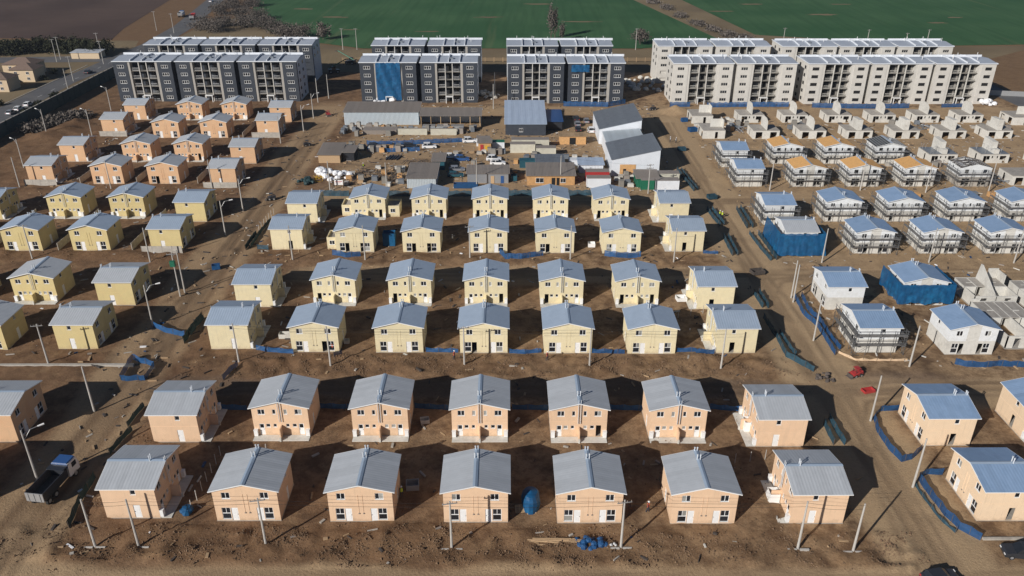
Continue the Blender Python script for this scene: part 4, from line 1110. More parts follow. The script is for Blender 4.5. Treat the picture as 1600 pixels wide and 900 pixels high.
apartment(0.4, 282.6, 2, 20.9, "charcoal", "dark grey two-section apartment block, front one in the middle", "dark")
apartment(0.2, 313.4, 2, 20.6, "charcoal", "dark grey two-section apartment block behind the middle one", "dark", floors=range(3, 5))
apartment(57.6, 282.0, 2, 21.9, "stone_beige", "beige two-section apartment block with small triple windows, front row", "beige")
apartment(57.4, 313.0, 2, 21.9, "stone_beige", "beige two-section apartment block behind the front beige one", "beige", floors=range(2, 5))
apartment(104.0, 281.6, 3, 22.0, "stone_beige", "beige three-section apartment block with empty window openings, front row", "raw")
apartment(104.2, 312.6, 3, 22.0, "stone_beige", "beige three-section apartment block behind the one with empty openings", "beige", floors=range(3, 5))
# blue sheet over the top window of the middle block
q = MB("tarp_blue"); r2 = random.Random(9)
P = [[(22.3+6.2*i/9, 282.2+.12*math.sin(i*2+j), 11.0+2.4*j/4+r2.uniform(-.05,.05)) for j in range(5)] for i in range(10)]
for i in range(9):
    for j in range(4): q.quad(P[i][j], P[i+1][j], P[i+1][j+1], P[i][j+1])
tag(ob("tarpaulin", q.mesh("tarpaulin", True)), "small blue sheet covering a top-floor window of the middle dark block", "tarpaulin")

# ------------------------------------------------------------------ site yard: sheds, stores, containers
def ribbed_wall(q, x0, x1, y, z0, z1, m, step=.4, dep=.06, axis='x'):
    n = max(2, int((x1-x0)/step)); st = (x1-x0)/n
    for i in range(n):
        a = x0+i*st
        for (u0, u1, d0, d1) in ((a, a+st*.4, 0, 0), (a+st*.4, a+st*.5, 0, dep), (a+st*.5, a+st*.9, dep, dep), (a+st*.9, a+st, dep, 0)):
            if axis == 'x': q.quad((u0, y-d0, z0), (u1, y-d1, z0), (u1, y-d1, z1), (u0, y-d0, z1), m)
            else: q.quad((y-d0, u1, z0), (y-d1, u0, z0), (y-d1, u0, z1), (y-d0, u1, z1), m)
def shed(name, label, x0, x1, y0, y1, zf, zb, wall, roof, cat="shed", zr=None, ribbed=True, doors=(), windows=(), over=.35, skirt=None, openfront=False, group=None):
    """mono-pitch shed. zf/zb: height at front and back; zr: if given, height at the right side instead (pitch along x)"""
    s = thing(name, label, cat, (x0, y0, 0), 0, group); w, d = x1-x0, y1-y0
    def zz(x, y): return (zf+(zr-zf)*x/w) if zr is not None else (zf+(zb-zf)*y/d)
    q = MB(wall)
    if not openfront:
        if ribbed and zr is None: ribbed_wall(q, 0, w, 0, 0, zf, 0)
        else: q.quad((0,0,0),(w,0,0),(w,0,zz(w,0)),(0,0,zz(0,0)))
    q.quad((w,0,0),(w,d,0),(w,d,zz(w,d)),(w,0,zz(w,0))); q.quad((0,d,0),(0,0,0),(0,0,zz(0,0)),(0,d,zz(0,d))); q.quad((w,d,0),(0,d,0),(0,d,zz(0,d)),(w,d,zz(w,d)))
    ob("wall", q.mesh("wall"), s)
    N = max(2, int(round(w/1.05))); sw = (w+2*over)/N
    slope = [(-over, -over), (w+over, d+over)]
    for i in range(N):
        q = MB(roof); a = -over+i*sw; b2 = a+sw+.02; e = .02*(i % 2)
        for k in range(3):
            u0, u1 = a+(b2-a)*k/3, a+(b2-a)*(k+1)/3
            ur = u1-.08
            z0 = lambda u, v: zz(u, v)+.06+e
            q.quad((u0,-over,z0(u0,-over)),(ur,-over,z0(ur,-over)),(ur,d+over,z0(ur,d+over)),(u0,d+over,z0(u0,d+over)))
            q.quad((ur,-over,z0(ur,-over)+.05),(u1,-over,z0(u1,-over)+.05),(u1,d+over,z0(u1,d+over)+.05),(ur,d+over,z0(ur,d+over)+.05))
        ob("roof_sheet", q.mesh("roof_sheet"), s)
    q = MB(roof)
    q.quad((-over,-over,zz(-over,-over)),(-over,d+over,zz(-over,d+over)),(w+over,d+over,zz(w+over,d+over)),(w+over,-over,zz(w+over,-over)))
    q.quad((-over,-over,zz(-over,-over)),(w+over,-over,zz(w+over,-over)),(w+over,-over,zz(w+over,-over)+.08),(-over,-over,zz(-over,-over)+.08))
    ob("roof_deck", q.mesh("roof_deck"), s)
    for (dx, dw, dh, dm) in doors:
        q = MB(dm); q.box(dx, dx+dw, -.10, -.07, 0, dh); ob("door", q.mesh("door"), s)
    for (wx, ww, wz, wh) in windows:
        me, panes = win_meshes("win2", ww, wh, "trim_white"); o = ob("window", me, s, (wx+ww/2, -.11, wz+wh/2))
        for (p, q2, c, d2) in panes: ob("pane", pane_mesh(q2-p, d2-c, "glass"), o, ((p+q2)/2, -.03, (c+d2)/2))
    return s
shed("storage_shed", "long shed of pale ribbed sheets with brown roof below the blue-tarped block", -52, -28.2, 255.7, 265, 4.2, 5.0, "corrugated_pale", "sheet_brown")
shed("storage_shed", "open-fronted store with brown roof beside the long pale shed", -27.3, -8.2, 252.2, 259, 3.9, 4.6, "corrugated_pale", "sheet_brown", openfront=True)
q = MB("wood_plank")
s = thing("post_row", "row of timber posts under the front of the brown-roofed open store", "posts", (-27.3, 252.3, 0))
for i in range(7): ob("post", cached("woodpost", lambda: (lambda q: (q.box(-.09,.09,-.09,.09,0,3.85), q.mesh("post"))[1])(MB("wood_plank"))), s, (i*3.1+.2, 0, 0))
shed("warehouse", "warehouse with pale blue-white roof and dark front wall in the yard's middle", -.4, 12.0, 243.8, 266, 3.6, 5.2, "charcoal", "sheet_bluewhite", cat="warehouse", ribbed=False, windows=[(4.2, 1.2, 1.2, 1.1)])
shed("lean_to", "dark blue roofed lean-to against the pale-roofed warehouse", 12.6, 17.4, 249.5, 262, 2.8, 3.2, "paint_dark", "paint_blue", ribbed=False)
shed("warehouse", "white warehouse with dark grey roof, farther of the two on yard's right", 27.5, 39.9, 235.0, 254.2, 4.6, 0, "sheet_white", "roof_grey", cat="warehouse", zr=7.3, ribbed=False, over=.2)
shed("warehouse", "white link building with pale roof between the two dark-roofed warehouses", 28.3, 39.2, 222.5, 234.5, 4.0, 0, "sheet_white", "corrugated_pale", cat="warehouse", zr=4.9, ribbed=False, over=.05)
wsh = shed("warehouse", "white warehouse with dark grey roof and plywood door, nearer of two", 27.9, 40.6, 206.3, 221.4, 4.6, 0, "sheet_white", "roof_grey", cat="warehouse", zr=7.3, ribbed=False, over=.2, doors=[(2.2, 4.2, 3.3, "ply")])
q = MB("painted_void_shade"); q.box(3.1, 3.9, -.13, -.11, 0, 2.1); ob("door", q.mesh("door"), wsh)  # black panel painting the dark inside of a doorway, no door leaf
shed("site_office", "brown-roofed timber site office with two windows right of the yard gate", 5.3, 17.6, 199.5, 207.5, 2.6, 3.3, "ply", "sheet_brown", ribbed=False, windows=[(2.2, 2.0, .7, 1.3), (8.6, 1.3, .7, 1.2)], doors=[(6.3, .9, 2.0, "painted_void_shade"), (7.6, .7, 2.0, "painted_void_shade")])  # both doors are black panels, the shade inside painted on
shed("site_office", "blue-grey panelled site office with brown roof behind the third house", -10.3, .4, 201.0, 206.2, 2.7, 3.1, "paint_silver", "sheet_brown", ribbed=False, doors=[(6.1, .9, 2.0, "wood_plank"), (8.7, .8, 2.0, "paint_blue")])
shed("storage_shed", "grey flat-roofed store behind the second and third sixth-row houses", -25.6, -18.2, 197.3, 208.5, 2.7, 3.0, "corrugated_pale", "sheet_brown")
shed("site_hut", "blue-grey lean-to behind the brown-roofed timber office", 8.0, 15.4, 208.2, 216.0, 2.5, 2.9, "corrugated_pale", "roof_grey")
shed("site_hut", "small kiosk with red and orange front below the yard fence", -8.3, -4.6, 228.5, 231.4, 2.4, 2.7, "ply", "sheet_brown", ribbed=False, doors=[(.6, .9, 1.9, "paint_red"), (2.0, 1.1, 1.6, "paint_yellow")])
shed("site_hut", "orange plywood workshop behind the cream containers", 15.8, 23.6, 234.6, 239.0, 2.5, 2.2, "ply", "wood_plank", ribbed=False, doors=[(2.9, 1.8, 2.1, "painted_void_shade")])  # its doorway is a black panel painted as inner shade
shed("site_hut", "brown-roofed hut above the sacks at yard's left", -52.5, -46.5, 217.5, 226.5, 2.4, 3.0, "wood_plank", "sheet_brown", ribbed=False)
shed("site_hut", "small dark hut right of the brown-roofed hut near the sacks", -45.8, -42.8, 219.0, 225.0, 2.6, 2.7, "paint_dark", "sheet_brown", ribbed=False)
shed("site_hut", "small brown hut beside the steel frames at yard's centre", -20.3, -17.0, 211.5, 218.0, 2.5, 2.7, "paint_teal", "sheet_brown", ribbed=False)
shed("site_hut", "low hut with white roof beside nearer warehouse", 19.5, 26.0, 209.0, 214.2, 2.3, 2.5, "sheet_white", "sheet_bluewhite")
shed("site_hut", "brown-roofed shelter in front of nearer white warehouse door", 33.4, 39.0, 197.6, 203.0, 2.5, 2.9, "paint_green", "sheet_brown", doors=[])
# far-left old houses across the road
def hip_house(x, y, w, d, label, rz=0):
    h = thing("cottage", label, "house", (x, y, 0), rz, "older houses beyond the left road")
    q = MB("cream_wall"); q.box(-w/2, w/2, -d/2, d/2, 0, 4.6); ob("wall", q.mesh("wall"), h)
    q = MB("hip_roof"); e = .5; z = 4.6; zr = 6.6; a = (-w/2-e, -d/2-e, z); b2 = (w/2+e, -d/2-e, z); c = (w/2+e, d/2+e, z); d2 = (-w/2-e, d/2+e, z); r0 = (-w/2+d/2, 0, zr); r1 = (w/2-d/2, 0, zr)
    q.quad(a, b2, r1, r0); q.quad(c, d2, r0, r1); q.tri(b2, c, r1); q.tri(d2, a, r0); q.quad(a, d2, c, b2)
    ob("roof", q.mesh("roof"), h)
    for wx in (-w/4, w/4):
        for wz in (1.3, 3.4):
            me, panes = win_meshes("win2", 1.1, 1.0, "trim_white"); o = ob("window", me, h, (wx, -d/2-.05, wz))
            for (p, q2, cc, dd) in panes: ob("pane", pane_mesh(q2-p, dd-cc, "glass"), o, ((p+q2)/2, -.03, (cc+dd)/2))
hip_house(-187.5, 303, 9.5, 8, "cream cottage with brown hipped roof, nearest of three at left edge")
hip_house(-186, 319, 9, 8, "cream cottage with brown hipped roof, middle of three at left edge")
hip_house(-192.5, 329, 12, 9, "cream cottage with brown hipped roof, farthest of three at left edge")
hip_house(-197, 309, 9, 8, "cream cottage with brown hipped roof cut by left picture edge", R(90))
shed("site_hut", "low pale store with blue awning beyond the left road junction", -188, -176, 358, 364, 2.6, 2.9, "cream_wall", "sheet_white", ribbed=False)
# shipping containers
def container(x, y, L, m, label, rz=0, roofm="sheet_brown", W=2.44, Hc=2.55):
    c = thing("container", label, "container", (x, y, 0), rz, "containers in the yard")
    q = MB(m)
    ribbed_wall(q, 0, L, 0, .12, Hc-.1, 0, .28, .04)
    q.quad((L,0,.1),(L,W,.1),(L,W,Hc-.1),(L,0,Hc-.1)); q.quad((0,W,.1),(0,0,.1),(0,0,Hc-.1),(0,W,Hc-.1)); q.quad((L,W,.1),(0,W,.1),(0,W,Hc-.1),(L,W,Hc-.1))
    ob("side_panel", q.mesh("side_panel"), c)
    q = MB(m)
    for xx in (0, L-.12):
        for yy in (-.05, W-.08): q.box(xx, xx+.12, yy, yy+.12, 0, Hc)
    q.box(.12, L-.12, -.05, .05, 0, .14); q.box(.12, L-.12, -.05, .05, Hc-.12, Hc)
    ob("frame", q.mesh("frame"), c)
    q = MB(roofm); q.box(-.06, L+.06, -.1, W+.08, Hc+.003, Hc+.06); ob("roof", q.mesh("roof"), c)
    return c
container(20.6, 197.4, 6.1, "sheet_white", "white ribbed container with brown top behind fifth sixth-row house")
container(34.3, 196.0, 3.4, "paint_green", "short green container behind last sixth-row house")
container(38.0, 195.7, 6.0, "sheet_white", "white ribbed container right of the short green one")
container(39.0, 201.0, 6.0, "corrugated_cream", "cream container behind the white one, nearest the right street")
container(20.8, 202.5, 6.1, "paint_red", "red container with brown top behind the white ribbed one")
container(1.0, 226.6, 7.2, "corrugated_cream", "cream ribbed container with white door panel, left of the cream pair")
container(8.4, 223.0, 5.6, "corrugated_cream", "cream ribbed container with low white cabinet, right of the cream pair")
container(1.4, 231.0, 11, "corrugated_cream", "long cream container behind the cream pair", roofm="sheet_brown")
container(17.2, 214.8, 9.5, "sheet_white", "long white trailer body lying beside nearer warehouse", roofm="sheet_white", Hc=1.6)
container(-9.0, 233.0, 4.0, "sheet_white", "short white cabin with grey roof left of cream containers", Hc=2.4)
container(-4.3, 231.0, 3.6, "sheet_white", "white skip-like cabin topped with green sheet beside cream containers", roofm="paint_green", Hc=1.8)
container(3.5, 213.2, 6.0, "paint_teal", "teal container behind the brown-roofed timber office", roofm="paint_teal", Hc=2.0)
container(-33.6, 244.5, 9, "corrugated_cream", "cream screening panels left of the white pickup in the yard", Hc=2.0, W=.6)
container(-23.5, 244.3, 8, "corrugated_cream", "cream screening panels behind the white pickup in the yard", Hc=2.0, W=.6)
container(-44.5, 245.0, 10.4, "sheet_brown", "grey-brown low store behind the yard's blue fence", Hc=1.3, W=4)

# ------------------------------------------------------------------ cars
def car(x, y, rz, paint, label, suv=False, pickup=False):
    c = thing("parked_car", label, "car", (x, y, 0), rz, "cars parked on the site")
    def body():
        q = MB(paint); top = .92 if not suv else 1.02
        P = [(-2.15,.32),(-2.2,.62),(-2.12,top-.06),(-1.95,top),(.85,top),(1.95,top-.16),(2.15,.62),(2.12,.32),(1.75,.28),(-1.75,.28)]
        q.prism(P, -.86, .86, 'y'); return q.mesh("body")
    def cabin():
        q = MB("glass"); z0, z1 = (.92, 1.42) if not suv else (1.02, 1.66)
        xb, xf = (-1.85, .95) if not pickup else (-.55, .95)
        a = [(xb,-.82,z0),(xf,-.82,z0),(xf,.82,z0),(xb,.82,z0)]; b2 = [(xb+.35,-.66,z1),(xf-.75,-.66,z1),(xf-.75,.66,z1),(xb+.35,.66,z1)]
        for i in range(4): j = (i+1) % 4; q.quad(a[i], a[j], b2[j], b2[i])
        return q.mesh("windows")
    def roof():
        q = MB(paint); z0, z1 = (.92, 1.42) if not suv else (1.02, 1.66); xb, xf = (-1.85, .95) if not pickup else (-.55, .95)
        q.box(xb+.33, xf-.73, -.68, .68, z1-.01, z1+.05)
        for xx in (xb+.2, (xb+xf)/2-.2): q.box(xx, xx+.12, -.79, -.70, z0+.1, z1); q.box(xx, xx+.12, .70, .79, z0+.1, z1)
        return q.mesh("roof")
    key = (paint, suv, pickup)
    ob("body", cached(("cb",)+key, body), c); ob("windows", cached(("cc", suv, pickup), cabin), c); ob("roof", cached(("cr",)+key, roof), c)
    wm = cached("wheel", lambda: (lambda q: (q.tube((0,-.11,0),(0,.11,0),.32,n=12), q.mesh("wheel"))[1])(MB("rubber")))
    rm = cached("rim", lambda: (lambda q: (q.tube((0,-.12,0),(0,.12,0),.19,n=8), q.mesh("rim"))[1])(MB("paint_silver")))
    for wx in (-1.35, 1.35):
        for wy in (-.80, .80): w = ob("wheel", wm, c, (wx, wy, .32)); ob("rim", rm, w)
    hl = cached("headlight", lambda: (lambda q: (q.box(-.03,.03,-.17,.17,-.07,.07), q.mesh("headlight"))[1])(MB("trim_white")))
    for wy in (-.6, .6): ob("headlight", hl, c, (2.14, wy, .64))
    tl = cached("taillight", lambda: (lambda q: (q.box(-.03,.03,-.12,.12,-.12,.12), q.mesh("taillight"))[1])(MB("paint_red")))
    for wy in (-.68, .68): ob("taillight", tl, c, (-2.17, wy, .72))
    return c
CARS = [(734,222.5,5,"paint_white","white pickup car at right end of the yard's rear blue fence",True),(671,231.5,4,"paint_white","white car right of the three cars behind the front blue fence",True),
 (586,230.5,4,"paint_dark","dark car with pale bonnet, leftmost behind the yard's front blue fence",False),(612,230.5,4,"paint_blue","blue car, middle of three behind the yard's front blue fence",False),(640,230.5,4,"paint_dark","black car, rightmost of three behind the yard's front blue fence",False),
 (705,247,0,"paint_white","white car nose to nose with the blue one at yard's centre",False),(722,251,-4,"paint_blue","dark blue pickup near the white car at yard's centre",True),(714,267,3,"paint_silver","silver car between blue pickup and grey store",False),(712,276,3,"paint_teal","teal car between silver car and blue skip",False),
 (772,251,-5,"paint_white","white car behind another white one left of cream containers",True),(778,257,-3,"paint_white","white saloon nearest the blue-grey panelled office",False),
 (900,187.5,95,"paint_dark","dark car, farthest of those beside far warehouse",False),(902,196,92,"paint_silver","grey car below the farthest dark one beside far warehouse",False),(916,191,88,"paint_silver","silver car close to far warehouse wall",False),
 (923,206,93,"paint_white","white car close to far warehouse corner",True),(903,204,90,"paint_dark","black car left of the white one near far warehouse",False),
 (1592,866,172,"paint_dark","dark car at the right picture edge on the front street",True),(1470,899,10,"paint_dark","dark car at bottom edge on the front street",False)]
CARPOS = [(-11.13, 236.73),(-22.77, 231.07),(-38.86, 231.71),(-33.96, 231.71),(-28.67, 231.70),(-15.81, 221.80),(-12.60, 219.51),(-13.57, 210.76),(-13.66, 206.09),(-3.59, 219.49),(-2.47, 216.13),(22.71, 261.28),(22.63, 254.91),(25.84, 258.62),(26.29, 247.75),(22.39, 249.16),(61.31, 71.09),(49.79, 67.22)]
for (u, v, a, p, lab, suv), (cx, cy) in zip(CARS, CARPOS): car(cx, cy, R(a), p, lab, suv)
for i, ((cx, cy), p) in enumerate(zip([(-165.86, 273.82),(-165.81, 268.94),(-165.68, 279.73),(-183.00, 528.67),(-168, 330)], ["paint_white", "paint_silver", "paint_white", "paint_white", "paint_dark"])):
    car(cx, cy, R(92), p, ["white car parked on left road, middle of three", "silver car parked on left road, nearest of three", "white car parked on left road, farthest of three", "white car far off on the road between fields", "dark car on the left road near the junction"][i])

# ------------------------------------------------------------------ vehicles at work
def wheel_set(c, pts, r, w):
    wm = cached(("bigwheel", r, w), lambda: (lambda q: (q.tube((0,-w/2,0),(0,w/2,0),r,n=14), q.mesh("wheel"))[1])(MB("rubber")))
    rm = cached(("bigrim", r, w), lambda: (lambda q: (q.tube((0,-w/2-.01,0),(0,w/2+.01,0),r*.55,n=10), q.mesh("rim"))[1])(MB("galvanised")))
    for (x, y) in pts: o = ob("wheel", wm, c, (x, y, r)); ob("rim", rm, o)
def dump_truck(x, y, rz, label, cabm="paint_white", bedm="galvanised", stripe="paint_blue"):
    c = thing("dump_truck", label, "truck", (x, y, 0), rz)
    q = MB("paint_dark"); q.box(-3.4, 3.5, -.45, .45, .7, 1.0); ob("chassis", q.mesh("chassis"), c)
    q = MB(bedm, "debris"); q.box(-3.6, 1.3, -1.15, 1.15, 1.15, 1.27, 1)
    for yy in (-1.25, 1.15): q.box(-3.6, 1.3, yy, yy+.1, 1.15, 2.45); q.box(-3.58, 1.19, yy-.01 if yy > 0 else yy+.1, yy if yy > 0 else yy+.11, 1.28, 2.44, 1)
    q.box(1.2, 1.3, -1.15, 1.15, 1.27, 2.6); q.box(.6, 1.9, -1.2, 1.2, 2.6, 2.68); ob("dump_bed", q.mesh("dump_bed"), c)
    q = MB("galvanised"); q.box(-3.72, -3.61, -1.22, 1.22, 1.1, 2.4)
    for yy in (-.8, 0, .8): q.box(-3.78, -3.725, yy-.05, yy+.05, 1.12, 2.38)
    ob("tailgate", q.mesh("tailgate"), c)
    q = MB(cabm); q.prism([(1.7,.75),(3.75,.75),(3.8,1.7),(3.45,2.75),(1.7,2.8)], -1.15, 1.15, 'y'); ob("cab", q.mesh("cab"), c)
    q = MB(stripe); q.box(1.75, 3.4, -1.0, 1.0, 2.82, 2.95); q.box(1.66, 1.70, -1.16, 1.16, 2.2, 2.8); ob("cab_roof", q.mesh("cab_roof"), c)
    q = MB("glass"); q.quad((3.815,-1.0,1.72),(3.815,1.0,1.72),(3.5,1.0,2.65),(3.5,-1.0,2.65)); q.box(2.4,3.3,-1.17,-1.155,1.75,2.5); q.box(2.4,3.3,1.155,1.17,1.75,2.5); ob("windscreen", q.mesh("windscreen"), c)
    wheel_set(c, [(2.8,-1.0),(2.8,1.0),(-1.4,-1.0),(-1.4,1.0),(-2.7,-1.0),(-2.7,1.0)], .5, .3)
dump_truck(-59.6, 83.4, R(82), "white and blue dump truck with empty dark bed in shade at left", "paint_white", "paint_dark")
dump_truck(*(-181.01, 471.85), R(98), "white box truck driving on the road between the fields", "paint_white", "sheet_white")
dump_truck(*(-171.62, 463.14), R(98), "truck with orange-red bed on the road between the fields", "paint_white", "paint_red", "paint_red")
def loader(x, y, rz, m, label, arm=True):
    c = thing("loader", label, "loader", (x, y, 0), rz)
    q = MB(m); q.prism([(-1.2,.45),(1.0,.45),(1.0,.95),(.2,1.1),(-.2,1.0),(-1.2,1.25)], -.55, .55, 'y'); ob("body", q.mesh("body"), c)
    q = MB("paint_dark", m); 
    for xx in (-.35, .45):
        for yy in (-.5, .44): q.box(xx, xx+.06, yy, yy+.06, 1.0, 2.0)
    q.box(-.45, .6, -.58, .58, 2.0, 2.07, 1); ob("cab", q.mesh("cab"), c)
    q = MB(m)
    for yy in (-.75, .62): q.prism([(-1.0,1.35),(-.8,1.5),(1.4,.75),(1.4,.55)], yy, yy+.12, 'y')
    ob("lift_arm", q.mesh("lift_arm"), c)
    q = MB("debris"); q.prism([(1.4,.1),(2.1,.08),(1.5,.25),(1.5,.8),(1.4,.8)], -.8, .8, 'y'); ob("bucket", q.mesh("bucket"), c)
    wheel_set(c, [(-.7,-.62),(-.7,.62),(.6,-.62),(.6,.62)], .42, .28); c.scale = (.82, .82, .82)
loader(*(56.43, 109.72), R(200), "paint_red", "red skid loader beside the dark gravel patch")
loader(*(-59.39, 266.44), R(-60), "paint_red", "small red loader on the track left of the long pale shed")
loader(*(-58.29, 189.17), R(190), "paint_dark", "dark compactor machine on the left street behind the sixth row")
loader(*(49.90, 273.63), R(200), "paint_dark", "dark small machine near the dirt pile by the beige block")
loader(*(-59.19, 233.31), R(30), "paint_dark", "dark machine parked on the track left of the sacks")
def telehandler(x, y, rz, label):
    c = thing("telehandler", label, "telehandler", (x, y, 0), rz)
    q = MB("paint_dark"); q.prism([(-2.2,.6),(2.2,.6),(2.2,1.3),(.8,1.5),(-2.2,1.7)], -1, 1, 'y'); ob("body", q.mesh("body"), c)
    q = MB("paint_green"); q.tube((-1.8,.3,1.9),(5.5,.3,5.2),.22,n=6); ob("boom", q.mesh("boom"), c)
    q = MB("glass"); q.box(-.8,.7,-1.0,-.1,1.5,2.7); ob("cab", q.mesh("cab"), c)
    q = MB("debris"); q.box(5.4,6.6,-.6,1.1,5.0,5.1); ob("fork_carriage", q.mesh("fork_carriage"), c)
    wheel_set(c, [(-1.4,-1),(-1.4,1),(1.4,-1),(1.4,1)], .6, .4)
telehandler(*(-69.60, 330.66), R(20), "dark telehandler with green boom between the left and tarped blocks")
telehandler(*(-65.80, 347.67), R(160), "second dark telehandler near fence behind the tarped block")
def wheelbarrow_box(x, y, label, m, w=1.6, d=1.2, h=.7, rz=0, name="crate", cat="crate"):
    c = thing(name, label, cat, (x, y, 0), rz)
    q = MB(m); t = .06
    q.box(-w/2,w/2,-d/2,-d/2+t,.06,h); q.box(-w/2,w/2,d/2-t,d/2,.06,h); q.box(-w/2,-w/2+t,-d/2+t,d/2-t,.06,h); q.box(w/2-t,w/2,-d/2+t,d/2-t,.06,h); ob("side_panel", q.mesh("side_panel"), c)
    q = MB(m); q.box(-w/2+t,w/2-t,-d/2+t,d/2-t,.05,.1); ob("base_panel", q.mesh("base_panel"), c)
    return c
for (p, lab, m, w, d, h, a) in (
    ((-12.53, 83.41), "grey open bin in the shade between third and fourth frontmost houses", "galvanised", 1.7, 1.4, .9, .1),
    ((-12.19, 97.70), "pale crate in front of shade right of third second-row house", "pale_concrete", 1.3, 1.0, .7, .2),
    ((-38.81, 122.43), "white crate left of second third-row house", "pale_concrete", 2.0, 1.2, .9, .05),
    ((-27.72, 120.44), "small pale crate right of second third-row house", "pale_concrete", .9, .8, .7, .1),
    ((33.13, 135.96), "white square planter box left of last fourth-row house", "trim_white", 1.9, 1.6, .8, .1),
    ((18.38, 160.83), "white crate between fourth and fifth houses of fifth row", "trim_white", 1.5, 1.3, .9, .0),
    ((-25.61, 161.98), "blue bin between second and third houses of fifth row", "tarp_blue", 2.6, 2.0, 3.0, .0),
    ((-59.62, 149.93), "blue bin on the left street by the wheel tracks", "mesh_blue", 1.6, 1.2, 1.0, .3),
    ((51.14, 189.78), "dark bin on right street behind last sixth-row house", "mesh_teal", 2.2, 1.6, 1.0, .2),
    ((50.85, 147.48), "grey skip on right street beside last fourth-row house", "debris", 2.6, 1.8, .8, .2),
    ((58.32, 248.40), "blue bin by the street below the dirt pile", "mesh_blue", 2.6, 2.0, 1.2, .3),
    ((57.84, 259.34), "blue bin beside the farther street-side shell", "mesh_blue", 2.0, 1.4, 1.2, .2),
    ((35.14, 95.94), "white cabinet against rear wall of last second-row house", "trim_white", 1.3, 1.6, 1.7, .0),
    ((34.52, 80.98), "white cabinet against rear wall of last frontmost house", "trim_white", 1.3, 1.5, 1.4, .0),
    ((56.67, 105.37), "red low crate on the street below the red loader", "paint_red", 1.9, 1.1, .5, .25),
    ((51.13, 228.79), "teal bin on the street right of nearer warehouse", "mesh_teal", 2.2, 1.6, 1.0, .1),
    ((-10.56, 197.73), "blue skip behind the third sixth-row house", "mesh_blue", 6.2, 1.6, 1.2, .0),
    ((1.87, 203.04), "teal waste bin right of the blue-grey panelled office", "paint_teal", 1.6, 1.4, 1.6, .0)):
    wheelbarrow_box(*p, lab, m, w, d, h, a)

# ------------------------------------------------------------------ poles, lamps, wires
def near_short(x, y):
    return min(HOUSES, key=lambda h: (h[0]-x)**2+(h[1]-y)**2)[2]
HG = H.reshape(nx, ny)
def ground_z(x, y): return float(HG[min(nx-1, int(np.searchsorted(gx, x))), min(ny-1, int(np.searchsorted(gy, y)))])
POLES = []
def pole(x, y, h=7.7, arm=0, lamp=None, block=False, transformer=False, wood=False):
    n = near_short(x, y)
    kind = "street lamp on concrete pole" if lamp is not None else ("concrete pole with crossarm" if arm else "plain concrete pole")
    p = thing("street_lamp" if lamp is not None else "utility_pole", f"{kind} standing near {n}", "street lamp" if lamp is not None else "utility pole", (x, y, 0), 0, "poles along the streets")
    pm = cached(("pole", h), lambda: (lambda q: (q.tube((0,0,-.4),(0,0,h),.17,.10,n=8), q.mesh("shaft"))[1])(MB("pole_concrete")))
    ob("shaft", pm, p)
    if arm:
        am = cached("crossarm", lambda: (lambda q: (q.box(-.9,.9,-.05,.05,-.05,.05), q.mesh("crossarm"))[1])(MB("galvanised")))
        im = cached("insulator", lambda: (lambda q: (q.tube((0,0,0),(0,0,.22),.06,.04,n=6), q.mesh("insulator"))[1])(MB("sheet_brown")))
        for z in ((h-.25,) if arm == 1 else (h-.25, h-1.1)):
            a = ob("crossarm", am, p, (0, -.15, z), R(10))
            for xx in (-.8, -.3, .3, .8): ob("insulator", im, a, (xx, 0, .05))
    if lamp is not None:
        dx, dy = math.cos(lamp), math.sin(lamp)
        q = MB("galvanised"); q.tube((0,0,h-1.6),(dx*1.0,dy*1.0,h-.25),.045,n=6); q.tube((dx*1.0,dy*1.0,h-.25),(dx*2.1,dy*2.1,h-.1),.045,n=6); ob("lamp_arm", q.mesh("lamp_arm"), p)
        q = MB("trim_white"); q.tube((dx*1.9,dy*1.9,h-.12),(dx*2.7,dy*2.7,h-.05),.11,.14,n=6); ob("lamp_head", q.mesh("lamp_head"), p)
    if block:
        q = MB("pole_concrete"); q.box(-1.3, -.2, -.32, -.12, -.1, .28); q.box(.2, 1.3, -.32, -.12, -.1, .28); ob("base_block", q.mesh("base_block"), p)
    if transformer:
        q = MB("paint_green"); q.box(-.45,.45,-.75,-.15,h-2.6,h-1.5); ob("transformer", q.mesh("transformer"), p)
    POLES.append((x, y, h)); return p
FRONT_POLES = [(-49.73, 72.97), (-44.48, 72.94), (-29.20, 73.08), (-6.70, 72.45), (13.70, 72.56), (34.99, 72.25), (41.51, 71.80)]
for i, (x, y) in enumerate(FRONT_POLES): pole(x, y, 7.5, arm=1 if i in (2, 3, 4) else 0, block=True)
C_POLES = [(-75.88, 113.92), (-44.44, 114.05), (-29.08, 113.02), (-7.03, 112.93), (13.52, 112.36), (35.04, 111.89)]
for i, (x, y) in enumerate(C_POLES): pole(x, y, 7.6, arm=1 if i in (0, 3) else 0)
E_POLES = [(-99.62, 154.68), (-74.31, 153.03), (-44.95, 154.19), (-29.74, 154.14), (-7.75, 154.06), (13.30, 154.00), (34.80, 152.68), (65.65, 152.27), (88.16, 152.50), (105.79, 152.13)]
for i, (x, y) in enumerate(E_POLES): pole(x, y, 7.8, arm=1 if i in (0, 4) else 0)
YARD_POLES = [(-101.21, 196.54), (-75.52, 196.94), (-45.11, 195.70), (-30.42, 194.51), (-7.77, 198.20), (13.94, 200.07), (35.75, 193.20), (67.26, 195.43), (90.45, 195.37), (106.49, 193.71), (122.45, 193.67)]
for i, (x, y) in enumerate(YARD_POLES): pole(x, y, 7.8, arm=2 if i == 6 else 0)
for (x, y) in ((-62.38, 100.71), (54.37, 136.66), (54.17, 134.85), (53.37, 120.98), (66.13, 112.15), (54.04, 97.80), (53.84, 83.23), (-125.46, 198.24)): pole(x, y, 8.0)
